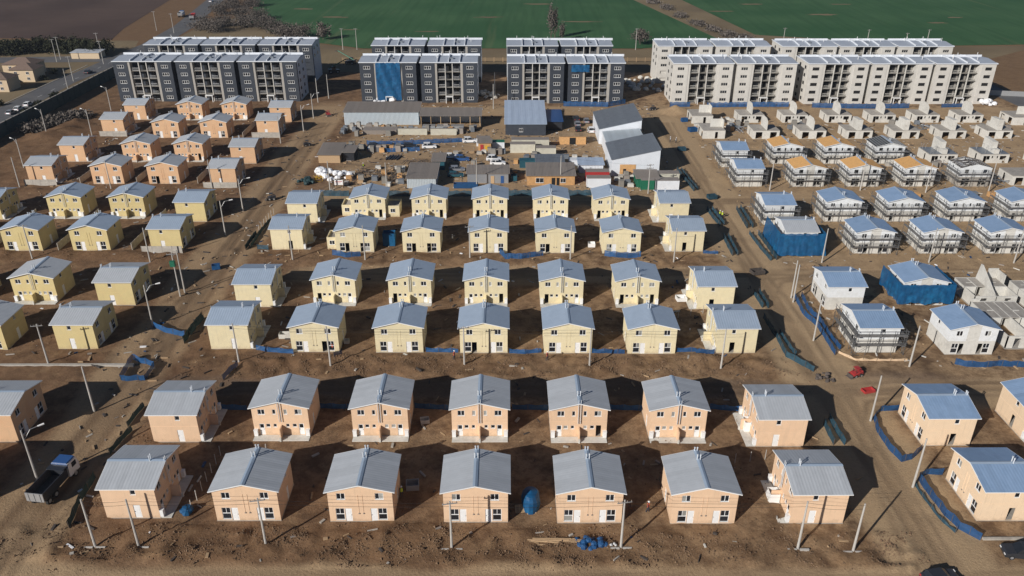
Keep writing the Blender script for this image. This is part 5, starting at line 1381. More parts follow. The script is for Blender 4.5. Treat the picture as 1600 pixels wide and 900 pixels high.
pole(*(-62.65, 137.86), 9.2, arm=1, transformer=True); pole(*(-62.35, 139.45), 9.0)
for (x, y), a in (((-62.96, 85.16), 35), ((-63.54, 126.56), 20), ((-63.01, 167.16), 20), ((-63.22, 181.54), 20), ((-67.66, 235.99), 25), ((-132.38, 213.41), 150), ((-127.54, 243.85), 150), ((-133.87, 272.15), 150), ((-141.28, 243.87), 150), ((-63.62, 248.57), 30), ((-63.63, 263.31), 30)): pole(x, y, 8.2, lamp=R(a))
for (x, y) in ((-167.44, 316.17), (-161.02, 298.88), (-191.18, 351.45), (-192.11, 356.69), (-169.69, 347.62), (-179.30, 366.23), (-66.42, 284.02), (-63.73, 289.60), (-166.43, 420.00), (-177.84, 427.26), (-74.43, 377.82), (-68.03, 377.83), (58.79, 377.97), (176.20, 366.54), (180.09, 319.40), (-4.56, 275.35), (-4.34, 293.09), (126.26, 379.53),(162.76, 375.13),(189.87, 375.16)): pole(x, y, 9.5 if y > 300 else 8.5, arm=1 if y > 300 else 0)
def cable(a, b, sag, r, lab):
    q = MB("wire_black"); n = 14; P = []
    for i in range(n+1):
        t = i/n; P.append((a[0]+(b[0]-a[0])*t, a[1]+(b[1]-a[1])*t, a[2]+(b[2]-a[2])*t-sag*4*t*(1-t)))
    for p, s in zip(P[:-1], P[1:]): q.tube(p, s, r, n=4, cap=False)
    o = ob("power_cable", q.mesh("power_cable")); return tag(o, lab, "cable", "overhead cables")
def run(pts, h, where, offs=((0, 7.35), (.1, 6.7))):
    for i, (a, b2) in enumerate(zip(pts[:-1], pts[1:])):
        for j, (dy, z) in enumerate(offs):
            cable((a[0], a[1]-.1+dy, z), (b2[0], b2[1]-.1+dy, z), .25, .016, f"thin black {'upper' if j == 0 else 'lower'} cable, {ORD[i+1]} span from left, {where}")
run(FRONT_POLES, 7.5, "over the frontmost row")
run(C_POLES[1:], 7.6, "over the third row")
run(E_POLES[2:7], 7.8, "over the fifth row", ((0, 7.4),))
run(E_POLES[7:], 7.8, "over the scaffolded rows", ((0, 7.4),))
run(YARD_POLES[2:7], 7.8, "over the yard fence", ((0, 7.4),))

# ------------------------------------------------------------------ mesh fences on stakes
def fence(pts, m, h=1.05, label=None, sag=.25, lean=.12, post=2.6, seed=0, panels=False):
    x = sum(p[0] for p in pts)/len(pts); y = sum(p[1] for p in pts)/len(pts)
    cname = {"mesh_blue": "blue mesh fence", "mesh_teal": "dull teal mesh fence", "mesh_green_dark": "dark green mesh fence", "mesh_tan": "tan mesh fence"}[m]
    f = thing("mesh_fence", label or f"sagging {cname} beside {near_short(x, y)}", "fence", (pts[0][0], pts[0][1], 0), 0, "mesh fences round the works")
    r2 = random.Random(seed+int(x*7)+int(y*13)); ox, oy = pts[0]
    P = []
    for (x0, y0), (x1, y1) in zip(pts[:-1], pts[1:]):
        L = math.hypot(x1-x0, y1-y0); n = max(2, int(L/.55))
        for i in range(n): P.append((x0+(x1-x0)*i/n, y0+(y1-y0)*i/n, -(y1-y0)/L, (x1-x0)/L))
    P.append((*pts[-1], P[-1][2], P[-1][3]))
    q = MB(m); G2 = []
    per = max(2, int(post/.55))
    for i, (x0, y0, nx, ny) in enumerate(P):
        zt = h-sag*abs(math.sin(math.pi*i/per))*r2.uniform(.4, 1.1); z0 = ground_z(x0, y0)
        w = .10*math.sin(i*1.3)+r2.uniform(-.05, .05)
        G2.append([(x0-ox+nx*(w*.3), y0-oy+ny*(w*.3), z0+.02), (x0-ox+nx*(w+.06), y0-oy+ny*(w+.06), z0+zt*.5), (x0-ox+nx*lean, y0-oy+ny*lean, z0+zt)])
    for A, B in zip(G2[:-1], G2[1:]):
        for j in range(2): q.quad(A[j], B[j], B[j+1], A[j+1])
    ob("netting", q.mesh("netting", True), f)
    sm = cached("stake", lambda: (lambda q: (q.tube((0,0,-.2),(0,0,1.2),.03,n=5), q.mesh("stake"))[1])(MB("stake_wood")))
    for i in range(0, len(P), per): ob("stake", sm, f, (P[i][0]-ox, P[i][1]-oy, ground_z(P[i][0], P[i][1])))
    return f
B_, T_, D_ = "mesh_blue", "mesh_teal", "mesh_green_dark"
FENCES = [
 (B_, [(59.38, 100.43),(56.24, 100.12),(54.70, 98.36),(53.90, 95.10),(53.91, 91.13),(54.52, 88.34),(56.27, 88.88),(58.65, 90.97)], 1.2),
 (B_, [(58.92, 85.65),(57.07, 85.78),(55.18, 84.88),(55.19, 81.37),(55.41, 77.82),(56.03, 75.46),(57.72, 73.50)], 1.3),
 (T_, [(54.23, 83.74),(54.21, 80.17),(54.51, 76.80),(55.25, 74.70)], .5),
 (T_, [(47.15, 122.98),(46.86, 115.58),(50.03, 111.06)], 1.2), (T_, [(48.07, 123.42),(48.27, 119.29),(48.59, 115.77)], 1.0),
 (T_, [(46.33, 211.16),(46.90, 202.44),(47.69, 194.78)], 1.2), (T_, [(47.56, 211.16),(48.08, 202.44),(48.86, 195.71)], 1.0), (T_, [(48.16, 182.06),(48.42, 176.41),(48.99, 171.79)], 1.2), (T_, [(49.40, 182.06),(49.72, 176.80),(50.06, 172.54)], 1.2),
 (T_, [(48.03, 165.23),(47.91, 160.06),(47.83, 155.79)], 1.2), (T_, [(49.25, 165.58),(49.11, 160.40),(49.00, 156.11)], 1.2),
 (T_, [(55.37, 182.46),(55.05, 176.39),(54.79, 170.28)], 1.2), (T_, [(56.41, 182.87),(56.35, 176.78),(56.20, 170.65)], 1.2),
 (T_, [(54.45, 167.35),(54.68, 160.38),(55.25, 153.23)], 1.0), (T_, [(56.37, 166.99),(56.49, 160.37),(56.56, 153.54)], 1.2),
 (T_, [(47.56, 138.26),(47.64, 135.39),(47.71, 132.60)], 1.2), (T_, [(48.70, 138.79),(48.80, 135.64),(48.78, 132.60)], 1.2),
 (T_, [(46.73, 128.72),(46.86, 125.91),(47.00, 122.10)], 1.2), (T_, [(46.64, 96.82),(46.53, 94.38),(46.43, 92.02)], 1.2), (T_, [(47.89, 98.23),(47.86, 94.97),(47.98, 92.02)], 1.2),
 (B_, [(55.02, 137.18),(54.49, 130.61),(55.60, 125.88),(55.49, 120.33),(55.25, 115.95)], 1.1), (B_, [(56.55, 137.70),(55.88, 131.58),(56.62, 127.50),(56.47, 121.84),(56.79, 117.79)], 1.1),
 ("mesh_tan", [(55.94, 116.97),(58.20, 114.33),(62.18, 114.12),(66.78, 114.10)], .5),
 (B_, [(74.19, 113.28),(75.82, 112.50),(78.52, 112.19),(81.11, 112.67),(85.23, 112.26)], 1.2),
 (B_, [(-42.79, 118.18),(-40.56, 117.55),(-36.08, 116.92)], 1.0), (B_, [(-28.99, 115.48),(-27.86, 116.89)], .9), (B_, [(-13.84, 117.45),(-8.29, 117.22)], .9), (B_, [(0.29, 116.98),(2.99, 116.77),(5.83, 117.17)], .9), (B_, [(14.06, 116.93),(19.89, 116.70)], .9), (B_, [(28.64, 117.08),(31.90, 117.06),(31.95, 116.25),(35.07, 116.64)], .9),
 (B_, [(-37.12, 156.39),(-33.99, 154.78),(-30.86, 155.41)], 1.3), (B_, [(-1.94, 158.23),(-0.42, 154.36),(3.08, 154.03),(7.71, 155.60)], 1.3), (B_, [(20.63, 155.88),(22.93, 154.60),(28.24, 154.90)], 1.4), (B_, [(41.85, 157.11),(45.06, 156.77)], .8),
 (B_, [(-61.91, 109.09),(-62.52, 115.21),(-58.11, 113.04),(-58.02, 109.08),(-61.91, 109.09)], 1.2), (B_, [(-63.16, 125.87),(-59.98, 124.05),(-56.46, 122.71)], 1.2), (D_, [(-55.66, 120.12),(-55.73, 125.16),(-55.41, 129.33)], 1.5), (B_, [(-45.45, 108.84),(-44.95, 111.26),(-44.27, 113.17)], 1.1),
 (D_, [(-55.63, 96.64),(-55.56, 99.47),(-55.28, 101.91)], 1.0), (D_, [(-54.29, 75.98),(-55.07, 80.20),(-55.38, 85.65)], 1.2), (D_, [(-55.53, 90.35),(-55.18, 93.35),(-54.66, 95.88)], 1.0), (D_, [(-55.46, 122.71),(-55.55, 126.30),(-55.18, 129.33)], 1.0),
 (D_, [(-56.19, 159.06),(-56.28, 163.79),(-56.07, 167.68)], 1.2), (D_, [(-55.37, 160.05),(-55.50, 167.68),(-54.93, 175.53)], 1.0), (T_, [(-53.81, 159.38),(-51.24, 159.04)], 1.1),
 (B_, [(-43.71, 101.04),(-39.40, 100.86)], 1.0), (B_, [(-28.75, 101.30),(-23.73, 100.95)], 1.0), (B_, [(-14.06, 101.24),(-8.87, 100.73)], 1.0), (B_, [(0.73, 100.85),(6.16, 100.66)], 1.0), (B_, [(15.30, 100.79),(21.08, 100.43)], 1.0), (B_, [(30.66, 100.72),(35.39, 100.21)], 1.0),
 (T_, [(-46.45, 191.81),(-39.46, 191.35)], 1.6), (T_, [(-29.84, 191.32),(-24.39, 191.31)], 1.6), (T_, [(-15.08, 191.28),(-8.99, 191.27)], 1.6), (T_, [(-0.32, 191.70),(6.44, 191.68)], 1.6), (T_, [(15.45, 191.66),(21.57, 191.64)], 1.6),
 (B_, [(-41.75, 234.54),(-38.42, 233.90),(-30.50, 234.52),(-25.22, 235.15),(-13.45, 237.06)], 1.4), (B_, [(-40.52, 227.74),(-35.61, 227.13),(-30.11, 227.72),(-25.33, 228.32)], 1.3),
 (B_, [(19.60, 278.72),(35.06, 277.85),(41.61, 282.18)], 1.8), (B_, [(56.35, 277.84),(63.45, 277.83)], 1.8), (B_, [(69.03, 276.97),(81.66, 277.81),(97.65, 277.80)], 1.8), (B_, [(105.37, 276.94),(112.16, 276.09),(123.33, 275.23),(138.71, 276.07)], 1.8), (B_, [(150.19, 276.90),(160.62, 277.75)], 1.4),
]
for i, (m, pts, h) in enumerate(FENCES): fence(pts, m, h, seed=i)

# precast concrete panel fences between the left-block houses
def panel_fence(pts, label, h=1.7):
    x, y = pts[0]; f = thing("panel_fence", label, "fence", (x, y, 0), 0, "precast panel fences of the left block")
    for (x0, y0), (x1, y1) in zip(pts[:-1], pts[1:]):
        L = math.hypot(x1-x0, y1-y0); n = max(1, int(round(L/2.0))); a = math.atan2(y1-y0, x1-x0)
        for i in range(n):
            t = (i+.5)/n; w = L/n
            for j in range(3):
                me = cached(("pfp", round(w, 1), h), lambda: (lambda q: (q.box(-w/2+.06, w/2-.06, -.03, .03, 0, h/3-.015), q.mesh("panel"))[1])(MB("concrete")))
                ob("panel", me, f, (x0+(x1-x0)*t-x, y0+(y1-y0)*t-y, j*h/3), a)
        for i in range(n+1):
            me = cached(("pfq", h), lambda: (lambda q: (q.box(-.06,.06,-.06,.06,-.2,h+.05), q.mesh("post"))[1])(MB("concrete")))
            ob("post", me, f, (x0+(x1-x0)*i/n-x, y0+(y1-y0)*i/n-y, 0), a)
for nm, xx, yy, r in (("fifth", LR, LNEAR["E"][1], "E"), ("seventh", LR, LNEAR["G"][1], "G"), ("ninth", LR, LNEAR["I"][1], "I")):
    panel_fence([(xx-4.6, yy-1.9), (xx+3.9, yy-1.9)], f"grey panel fence before side-on house at right end, {nm} left row")
for nm, xx, yy in (("seventh", LL, LNEAR["G"][0]), ("ninth", LL, LNEAR["I"][0])):
    panel_fence([(xx-3.6, yy-1.9), (xx+4.6, yy-1.9)], f"grey panel fence before side-on house at left end, {nm} left row")
for r, nm in (("E", "fifth"), ("G", "seventh"), ("I", "ninth")):
    y0 = ROWY[r]+1.3
    for x0, w in ((-111.0, "left of first gabled house"), (-96.3, "between the gabled houses"), (-80.5, "right of second gabled house")):
        panel_fence([(x0, y0+.2), (x0, y0+20)], f"grey panel garden fence {w}, {nm} left row")
# the dark boundary wall along the left road, and the far field fence
bw = thing("boundary_wall", "long dark boundary wall with pale coping between left road and site", "wall", (-154.3, 222, 0))
for i in range(26):
    me = cached("bwall", lambda: (lambda q: (q.box(-.12,.12,0,3.96,0,4.0,0), q.box(-.17,.17,0,3.96,4.003,4.15,1), q.mesh("wall_panel"))[2])(MB("mesh_green_dark", "concrete")))
    ob("wall_panel", me, bw, (0, i*4.0, 0))
    ob("post", cached("bpost", lambda: (lambda q: (q.box(-.2,.2,-.12,.12,0,4.25), q.mesh("post"))[1])(MB("mesh_green_dark"))), bw, (.05, i*4.0-.02, 0))
ff = thing("field_fence", "rusty brown timber and wire fence along the edge of the green field", "fence", (-70, 352, 0))
for i in range(66):
    ob("post", cached("ffpost", lambda: (lambda q: (q.box(-.08,.08,-.08,.08,-.2,1.9), q.mesh("post"))[1])(MB("wood_plank"))), ff, (i*3.8, (i % 3)*.1, 0))
mb = MB("wood_plank")
for z in (.5, 1.0, 1.5): mb.box(0, 247, -.03, .03, z, z+.12)
ob("rail", mb.mesh("rail"), ff)
rf = thing("chain_link_fence", "grey mesh road fence behind the right-hand beige blocks", "fence", (176, 300, 0))
mb = MB("galvanised"); mb.box(0, 60, 0, .04, .1, 1.9); ob("panel", mb.mesh("panel"), rf, (0, -6, 0), R(-12))

# ------------------------------------------------------------------ stacks, heaps, bags, pallets, timber
def heap(x, y, label, m, n, rx, ry, smin, smax, name="heap", cat="heap", long=False, hgt=.8, piece="piece"):
    h = thing(name, label, cat, (x, y, 0)); r2 = random.Random(int(x*31)+int(y*17))
    base = [cached(("hp", m, k, long), lambda k=k: _piece(m, k, long)) for k in range(3)]
    for i in range(n):
        s = r2.uniform(smin, smax); a = r2.uniform(0, 6.28); d = r2.random()**.6
        o = ob(piece, base[i % 3], h, (math.cos(a)*rx*d, math.sin(a)*ry*d, max(0, hgt*(1-d))*r2.uniform(.5, 1)+s*.2), r2.uniform(0, 6.28))
        o.scale = (s, s, s); o.rotation_euler = (r2.uniform(-.5, .5), r2.uniform(-.5, .5), r2.uniform(0, 6.28))
    return h
def _piece(m, k, long):
    q = MB(m); r2 = random.Random(k)
    if long: q.box(-1.6, 1.6, -.05, .05, -.05, .05)
    else:
        n = 7; rings = []
        for j, (z, r) in enumerate(((-.35, .35), (-.15, .6), (.2, .55), (.42, .25))):
            rings.append([(math.cos(6.283*i/n)*r*r2.uniform(.8, 1.15), math.sin(6.283*i/n)*r*r2.uniform(.8, 1.15), z*r2.uniform(.9, 1.1)) for i in range(n)])
        for A, B in zip(rings[:-1], rings[1:]):
            for i in range(n): j = (i+1) % n; q.quad(A[i], A[j], B[j], B[i])
        i0 = len(q.v); q.v += rings[-1]; q.f.append(tuple(range(i0, i0+n))); q.m.append(0)
    return q.mesh("piece", not long)
heap(*(-49.63, 209.26), "pile of white bulk sacks by the yard's left fence, left heap", "sack_white", 16, 2.6, 2.6, .8, 1.6, "sack_pile", "sacks", piece="sack")
heap(*(-45.08, 206.16), "pile of white bulk sacks by the yard's left fence, right heap", "sack_white", 22, 3.4, 3.4, .8, 1.7, "sack_pile", "sacks", piece="sack")
heap(*(-49.96, 204.16), "yellow pipes and equipment piled beside the white sacks", "paint_yellow", 18, 2.4, 2.6, .5, 1.0, "equipment_heap", "equipment", True, piece="pipe")
heap(*(-52.63, 201.69), "dark green scrap heaped at the yard's left corner", "mesh_green_dark", 16, 2.2, 2.4, .6, 1.4, "scrap_heap", "scrap")
heap(*(-41.41, 201.66), "dark tangled scrap right of the white sacks", "debris", 26, 3.0, 2.4, .4, .9, "scrap_heap", "scrap", True)
heap(*(-34.79, 208.19), "tangle of dark steel bars left of the grey store", "debris", 40, 5.5, 4.0, .6, 1.3, "rebar_heap", "steel bars", True, piece="bar")
heap(*(-29.01, 203.11), "dark reinforcement cages stacked left of the grey store", "debris", 40, 5.0, 3.6, .5, 1.2, "rebar_heap", "steel bars", True, 1.4, piece="bar")
heap(*(-24.41, 216.73), "rusty brush and bars spread between the parked cars and grey store", "debris", 40, 5.5, 3.0, .4, 1.0, "rebar_heap", "steel bars", True, .5, piece="bar")
heap(*(-20.67, 225.91), "brown loose offcuts around the white car in the yard", "sheet_brown", 24, 4.5, 3.0, .3, .7, "offcut_heap", "scrap", True, .3)
heap(*(10.04, 73.20), "crumpled blue netting dumped by the front street pole", "mesh_blue", 30, 2.0, 1.0, .3, .9, "netting_heap", "netting", hgt=.6, piece="fold")
heap(*(12.57, 72.88), "white and grey rubbish beside the crumpled blue netting", "trim_grey", 10, 1.0, .5, .2, .4, "rubbish_heap", "rubbish", hgt=.3)
heap(*(5.23, 73.44), "long sawn planks lying on the dirt before the fifth frontmost house", "wood_plank", 16, 3.0, .6, .9, 1.6, "plank_stack", "planks", True, .3, piece="plank")
for o in [o for o in scene.objects if o.get("label") == "long sawn planks lying on the dirt before the fifth frontmost house"]:
    for c in o.children: c.rotation_euler = (0, 0, rng.uniform(-.12, .05))
heap(*(-40.59, 78.96), "blue bags slumped against stakes left of the second frontmost house", "tarp_blue", 8, .8, .7, .7, 1.1, "bag_heap", "bags", hgt=.7, piece="bag")
heap(*(0.73, 101.67), "pale boxes stacked in shade right of fourth second-row house", "wood_plank", 6, .9, .5, .5, .8, "box_stack", "boxes", hgt=.5)
heap(*(51.29, 109.00), "grey concrete pieces dumped at the bend of the teal fence", "debris", 14, 1.6, 1.6, .3, .8, "rubble_heap", "rubble", hgt=.5)
heap(*(61.12, 133.56), "broken timber and rubble behind the doubled blue street fence", "wood_plank", 26, 3.0, 2.5, .4, .9, "timber_heap", "timber", True, .6)
heap(*(-42.79, 285.78), "white plastic-wrapped bales at the foot of the tarped block's left end", "sack_white", 18, 5, 5, 1.2, 2.6, "bale_heap", "bales", hgt=2.2)
heap(*(168.01, 281.20), "white plastic-wrapped load at the right foot of the beige blocks", "sack_white", 10, 3, 2, 1.2, 2.2, "bale_heap", "bales", hgt=1.8)
heap(*(-8.06, 293.09), "pale rubble beside the tarped block's right end", "concrete", 30, 5, 6, .6, 1.6, "rubble_heap", "rubble", hgt=1.0)
heap(*(53.44, 310.86), "pale rubble in the shade between dark and beige blocks", "pale_concrete", 50, 9, 12, .6, 2.0, "rubble_heap", "rubble", hgt=1.0)
heap(*(72.36, 249.79), "grey steel shuttering stacked between the street-side shells", "roof_grey", 20, 4, 3, .8, 1.4, "shuttering_heap", "shuttering", True, .8)
heap(*(95.26, 254.82), "grey steel shuttering spread between the shell rows", "roof_grey", 24, 6, 3, .8, 1.4, "shuttering_heap", "shuttering", True, .5)
heap(*(133.10, 251.86), "grey steel shuttering behind the propped shells", "roof_grey", 24, 5, 2.5, .8, 1.4, "shuttering_heap", "shuttering", True, .5)
heap(*(127.53, 201.27), "dark scaffold tubes piled right of the unroofed house", "roof_grey", 30, 4, 3, .7, 1.4, "tube_heap", "tubes", True, .8)
heap(*(113.81, 219.83), "pinkish brick rubble behind the third orange-roofed house", "paint_red", 12, 3, 1.6, .3, .6, "rubble_heap", "rubble", hgt=.3)
# pallets and pallet stacks
def pallet(x, y, z, rz, parent=None, label=None, tilt=0):
    def pm():
        q = MB("wood_plank")
        for i in range(7): q.box(-.6, .6, -.5+i*.155, -.5+i*.155+.1, .10, .125)
        for xx in (-.58, -.05, .48): q.box(xx, xx+.1, -.5, .5, 0, .099)
        return q.mesh("pallet")
    o = ob("pallet", cached("pallet", pm), parent, (x, y, z), rz)
    if tilt: o.rotation_euler = (tilt, 0, rz)
    if label: tag(o, label, "pallet", "wooden pallets")
    return o
pallet(*(1.57, 79.00), .35, .15, None, "upper leaning wooden pallet beside the blue covered tank", 1.0); pallet(*(3.04, 78.76), .15, .2, None, "lower wooden pallet beside the blue covered tank", .7)
for i in range(9):
    px, py = -50.5+i*1.9, 250.5+rng.uniform(-.6, .6)
    s = thing("brick_stack", f"wrapped building material stack, {ORD[i+1]} from left before the long pale shed", "material stack", (px, py, 0), rng.uniform(-.1, .1), "stacks before the long pale shed")
    pallet(0, 0, 0, 0, s); hh = rng.uniform(.9, 2.2)
    q = MB(rng.choice(["wood_plank", "concrete", "ply", "sheet_brown", "taupe"])); q.box(-.62, .62, -.9, .9, .13, hh); q.box(-.55, .5, -.8, .7, hh+.003, hh+.18); ob("wrapped_load", q.mesh("wrapped_load"), s)
for i in range(5):
    s = ob("pipe_bundle", cached("pipeb", lambda: (lambda q: ([q.tube((-.3+.2*k, -2.2, .12+.2*j), (-.3+.2*k, 2.2, .12+.2*j), .09, n=6) for k in range(4) for j in range(3)], q.mesh("pipe_bundle"))[1])(MB("galvanised"))), None, (-38.5+i*1.7, 250.0, 0), .25)
    tag(s, f"bundle of grey pipes, {ORD[i+1]} from left before the long pale shed", "pipe bundle", "pipe bundles before the shed")
for i in range(3):
    s = thing("sheet_stack", ["stack of pale metal sheets under the open store, left one", "stack of pale metal sheets under the open store, middle one", "stack of pale metal sheets under the open store, right one"][i], "metal sheets", (-24.5+i*4.5, 250.2, 0))
    for k in range(3): q = MB(["sheet_white", "corrugated_pale", "galvanised"][k]); q.box(-2, 2, -1.2, 1.2, .2+k*.45, .55+k*.45); ob("sheet_bundle", q.mesh("sheet_bundle"), s)
    q = MB("wood_plank"); [q.box(xx, xx+.1, -1.2, 1.2, 0, .2) for xx in (-1.8, 0, 1.7)]; ob("bearer", q.mesh("bearer"), s)
s = thing("beam_row", "short row of dark steel beams lying on the yard dirt", "beams", (*(-31.99, 221.83), 0))
for i in range(5): ob("beam", cached("beam", lambda: (lambda q: (q.box(-.18,.18,-2.0,2.0,0,.08), q.box(-.05,.05,-2.0,2.0,.083,.3), q.box(-.18,.18,-2,2,.303,.38), q.mesh("beam"))[3])(MB("paint_dark"))), s, (-1.6+i*.75, (i % 2)*.3, 0), -.25)
# blue covered tank between fourth and fifth frontmost houses; blue drum on the hut
q = MB("tarp_blue"); n = 14
for j in range(8):
    for i in range(n):
        def T(i, j):
            a = 6.283*i/n; t = j/8; r = (1.25 if t < .55 else 1.25*math.sqrt(max(0, 1-((t-.55)/.45)**2)))*(1+.05*math.sin(3*a+j)); return (math.cos(a)*r*.95, math.sin(a)*r*1.3, t*2.6)
        q.quad(T(i, j), T(i+1, j), T(i+1, j+1), T(i, j+1))
tag(ob("covered_tank", q.mesh("covered_tank", True), None, (*(2.99, 79.93), 0)), "upright blue plastic-covered tank between fourth and fifth frontmost houses", "tank")
q = MB("mesh_blue"); q.tube((0,0,0),(0,0,1.4),1.05,1.0,n=14); q.tube((0,0,1.4),(0,0,1.75),1.0,.3,n=14)
tag(ob("water_tank", q.mesh("water_tank"), None, (*(-48.25, 228.36), 0)), "round blue water tank behind the brown-roofed hut at yard's left", "tank")
# site board
b = thing("notice_board", "white notice board with red lettering before the bulk sacks", "sign", (*(-43.13, 197.34), 0))
q = MB("trim_white"); q.box(-1.1, 1.1, -.04, .04, .9, 2.2); ob("board", q.mesh("board"), b)
q = MB("paint_red"); q.box(-.9, .9, -.06, -.045, 1.75, 1.9); q.box(-.9, .5, -.06, -.045, 1.4, 1.5); ob("lettering", q.mesh("lettering"), b)
q = MB("wood_plank"); q.box(-.9,-.8,.05,.13,0,2.1); q.box(.8,.9,.05,.13,0,2.1); ob("post", q.mesh("post"), b)

# trench kerb, pipe mouths, stakes between garden plots
mb = MB("concrete"); mb.box(0, 22, -.25, .25, -.1, .35); struct(ob("kerb", mb.mesh("kerb"), None, (*(-83.57, 113.33), 0)))
mb = MB("concrete"); mb.box(0, 30, -.15, .15, -.1, .3); struct(ob("kerb", mb.mesh("kerb"), None, (*(58.15, 73.72), 0)))
def stake_row(a, b2, n, label):
    s = thing("stake_row", label, "stakes", (*a, 0)); me = cached("stk", lambda: (lambda q: (q.box(-.04,.04,-.04,.04,-.1,1.7), q.mesh("stake"))[1])(MB("pole_concrete")))
    for i in range(n): ob("stake", me, s, ((b2[0]-a[0])*i/(n-1), (b2[1]-a[1])*i/(n-1), 0))
stake_row((-40.31, 79.31), (-40.02, 90.14), 7, "row of thin stakes between first and second frontmost houses")
stake_row((31.40, 88.17), (35.79, 88.97), 3, "three thin stakes in the shade before last second-row house")
stake_row((-56.03, 169.13), (-55.35, 179.49), 7, "row of pale stakes along the left street edge by the fifth row")
stake_row((28.87, 128.31), (36.15, 130.68), 4, "row of thin stakes in shade before last fourth-row house")

# yard stores: many alike pallets of wrapped material
def stores(n, x0, x1, y0, y1, lab, grp, seed, avoid=()):
    r2 = random.Random(seed); spots = []; made = []
    for i in range(n):
        for _ in range(30):
            x, y = r2.uniform(x0, x1), r2.uniform(y0, y1)
            if not any(a-1 < x < b2+1 and c-1 < y < d+1 for a, b2, c, d in avoid): break
        k = r2.randrange(8); hh = (.5, .8, 1.2, 1.7)[k % 4]
        KN = ["timber", "grey block", "plywood", "brown sheet", "dark scrap", "pale block", "grey steel", "taupe bag"][k]
        spots.append((x, y, KN)); s = thing("material_stack", "", "material stack", (x, y, 0), r2.choice((0, 1.57))+r2.uniform(-.15, .15), grp)
        pallet(0, 0, 0, 0, s)
        def load(k=k, hh=hh):
            q = MB(["wood_plank", "concrete", "ply", "sheet_brown", "debris", "pale_concrete", "roof_grey", "taupe"][k])
            for j in range(3): q.box(-.58+.02*(j % 2), .56, -.8+.04*j, .76-.03*j, .13+hh*j/3+.003, .13+hh*(j+1)/3)
            return q.mesh("load")
        ob("load", cached(("load", k), load), s); made.append((x, KN, s))
    cnt = {}
    for x, KN, s in sorted(made, key=lambda t: t[0]):
        cnt[KN] = cnt.get(KN, 0)+1; s["label"] = f"{ORD[cnt[KN]]} {KN} stack from left {lab}"
stores(34, -52, -9, 245.5, 251, "among pallet loads before the brown-roofed sheds", "pallet loads before the sheds", 1, [(-44.5, -34, 244.9, 249.1), (-33.7, -24.5, 244.4, 245.2), (-23.6, -15.4, 244.2, 245)])
stores(26, -42, -27, 198, 214, "among the steel scrap left of the grey store", "stacks among the steel scrap", 2)
stores(20, 2, 27, 208.5, 222, "among the huts left of nearer white warehouse", "stacks among the huts", 3, [(8, 15.4, 208, 216), (19.5, 26, 209, 214.2), (17.2, 26.7, 214.8, 217.3), (3.5, 9.5, 213.2, 215.7)])
stores(16, 58, 74, 243, 262, "between the street-side concrete shells", "stacks between the shells", 4, [(59, 68, 240, 249), (59, 68, 256, 266)])
stores(24, 70, 160, 248.5, 256, "in the lane between the concrete shell rows", "stacks between the shells", 5)
stores(18, 70, 130, 206, 214.5, "in the lane between the orange-roofed rows", "stacks between orange-roofed rows", 6)
stores(30, -50, -29, 227, 243.5, "on the dirt beside the yard's covered cars", "stacks beside the covered cars", 7, [(-52.5, -42, 217, 227.5), (-49, -28, 233, 242)])
stores(24, -17, 0, 207, 227, "between the parked cars at yard's centre", "stacks at yard centre", 9, [(-20, -11, 207, 224), (-10.5, .5, 201, 206.5), (-8, 0, 214, 222)])
stores(16, 29, 46, 196.5, 205.5, "before the nearer white warehouse", "stacks before nearer warehouse", 10, [(33, 47, 195, 204)])
stores(16, 86, 150, 184, 193, "in the lane behind the second scaffolded row", "stacks behind the scaffolded rows", 13)
# scraps of timber, block and plastic lying about the plots: nobody could count them
def litter():
    r2 = np.random.default_rng(8); mats = ["wood_plank", "concrete", "debris", "sack_white", "mesh_blue", "sheet_brown", "pale_concrete"]
    V = []; Fc = []; mi = []
    zones = [(-60, 48, 70, 112, 240), (-120, 48, 112, 180, 600), (-46, 45, 194, 250, 1500), (57, 165, 112, 265, 1700), (-125, -68, 180, 262, 400), (-60, 50, 262, 283, 300), (-66, -50, 80, 250, 250)]
    for x0, x1, y0, y1, n in zones:
        for _ in range(n):
            x, y = r2.uniform(x0, x1), r2.uniform(y0, y1)
            if any(abs(x-hx) < 4.6 and abs(y-hy) < 4.6 for hx, hy, _s in HOUSES): continue
            L, W, Hh = r2.uniform(.15, 1.4), r2.uniform(.06, .35), r2.uniform(.04, .22); a = r2.uniform(0, 3.14); ca, sa = math.cos(a), math.sin(a)
            m = r2.choice(7, p=[.28, .24, .32, .02, .02, .09, .03]); z = 0.0; i = len(V)
            for dz in (-.02, Hh):
                for dx, dy in ((-L, -W), (L, -W), (L, W), (-L, W)): V.append((x+(dx*ca-dy*sa)/2, y+(dx*sa+dy*ca)/2, z+dz))
            for f in ((4,5,6,7),(0,1,5,4),(1,2,6,5),(2,3,7,6),(3,0,4,7)): Fc.append(tuple(i+k for k in f)); mi.append(int(m))
    VA = np.array(V); cen = VA.reshape(-1, 8, 3)[:, :, :2].mean(1); VA[:, 2] += np.repeat(height(cen[:, 0], cen[:, 1]), 8); V = VA.tolist()
    me = bpy.data.meshes.new("site_litter"); me.from_pydata(V, [], Fc)
    for m in mats: me.materials.append(M[m])
    me.polygons.foreach_set("material_index", mi)
    struct(tag(ob("site_litter", me), "scattered scraps of timber, block and plastic across the plots", "litter"), "stuff")
litter()

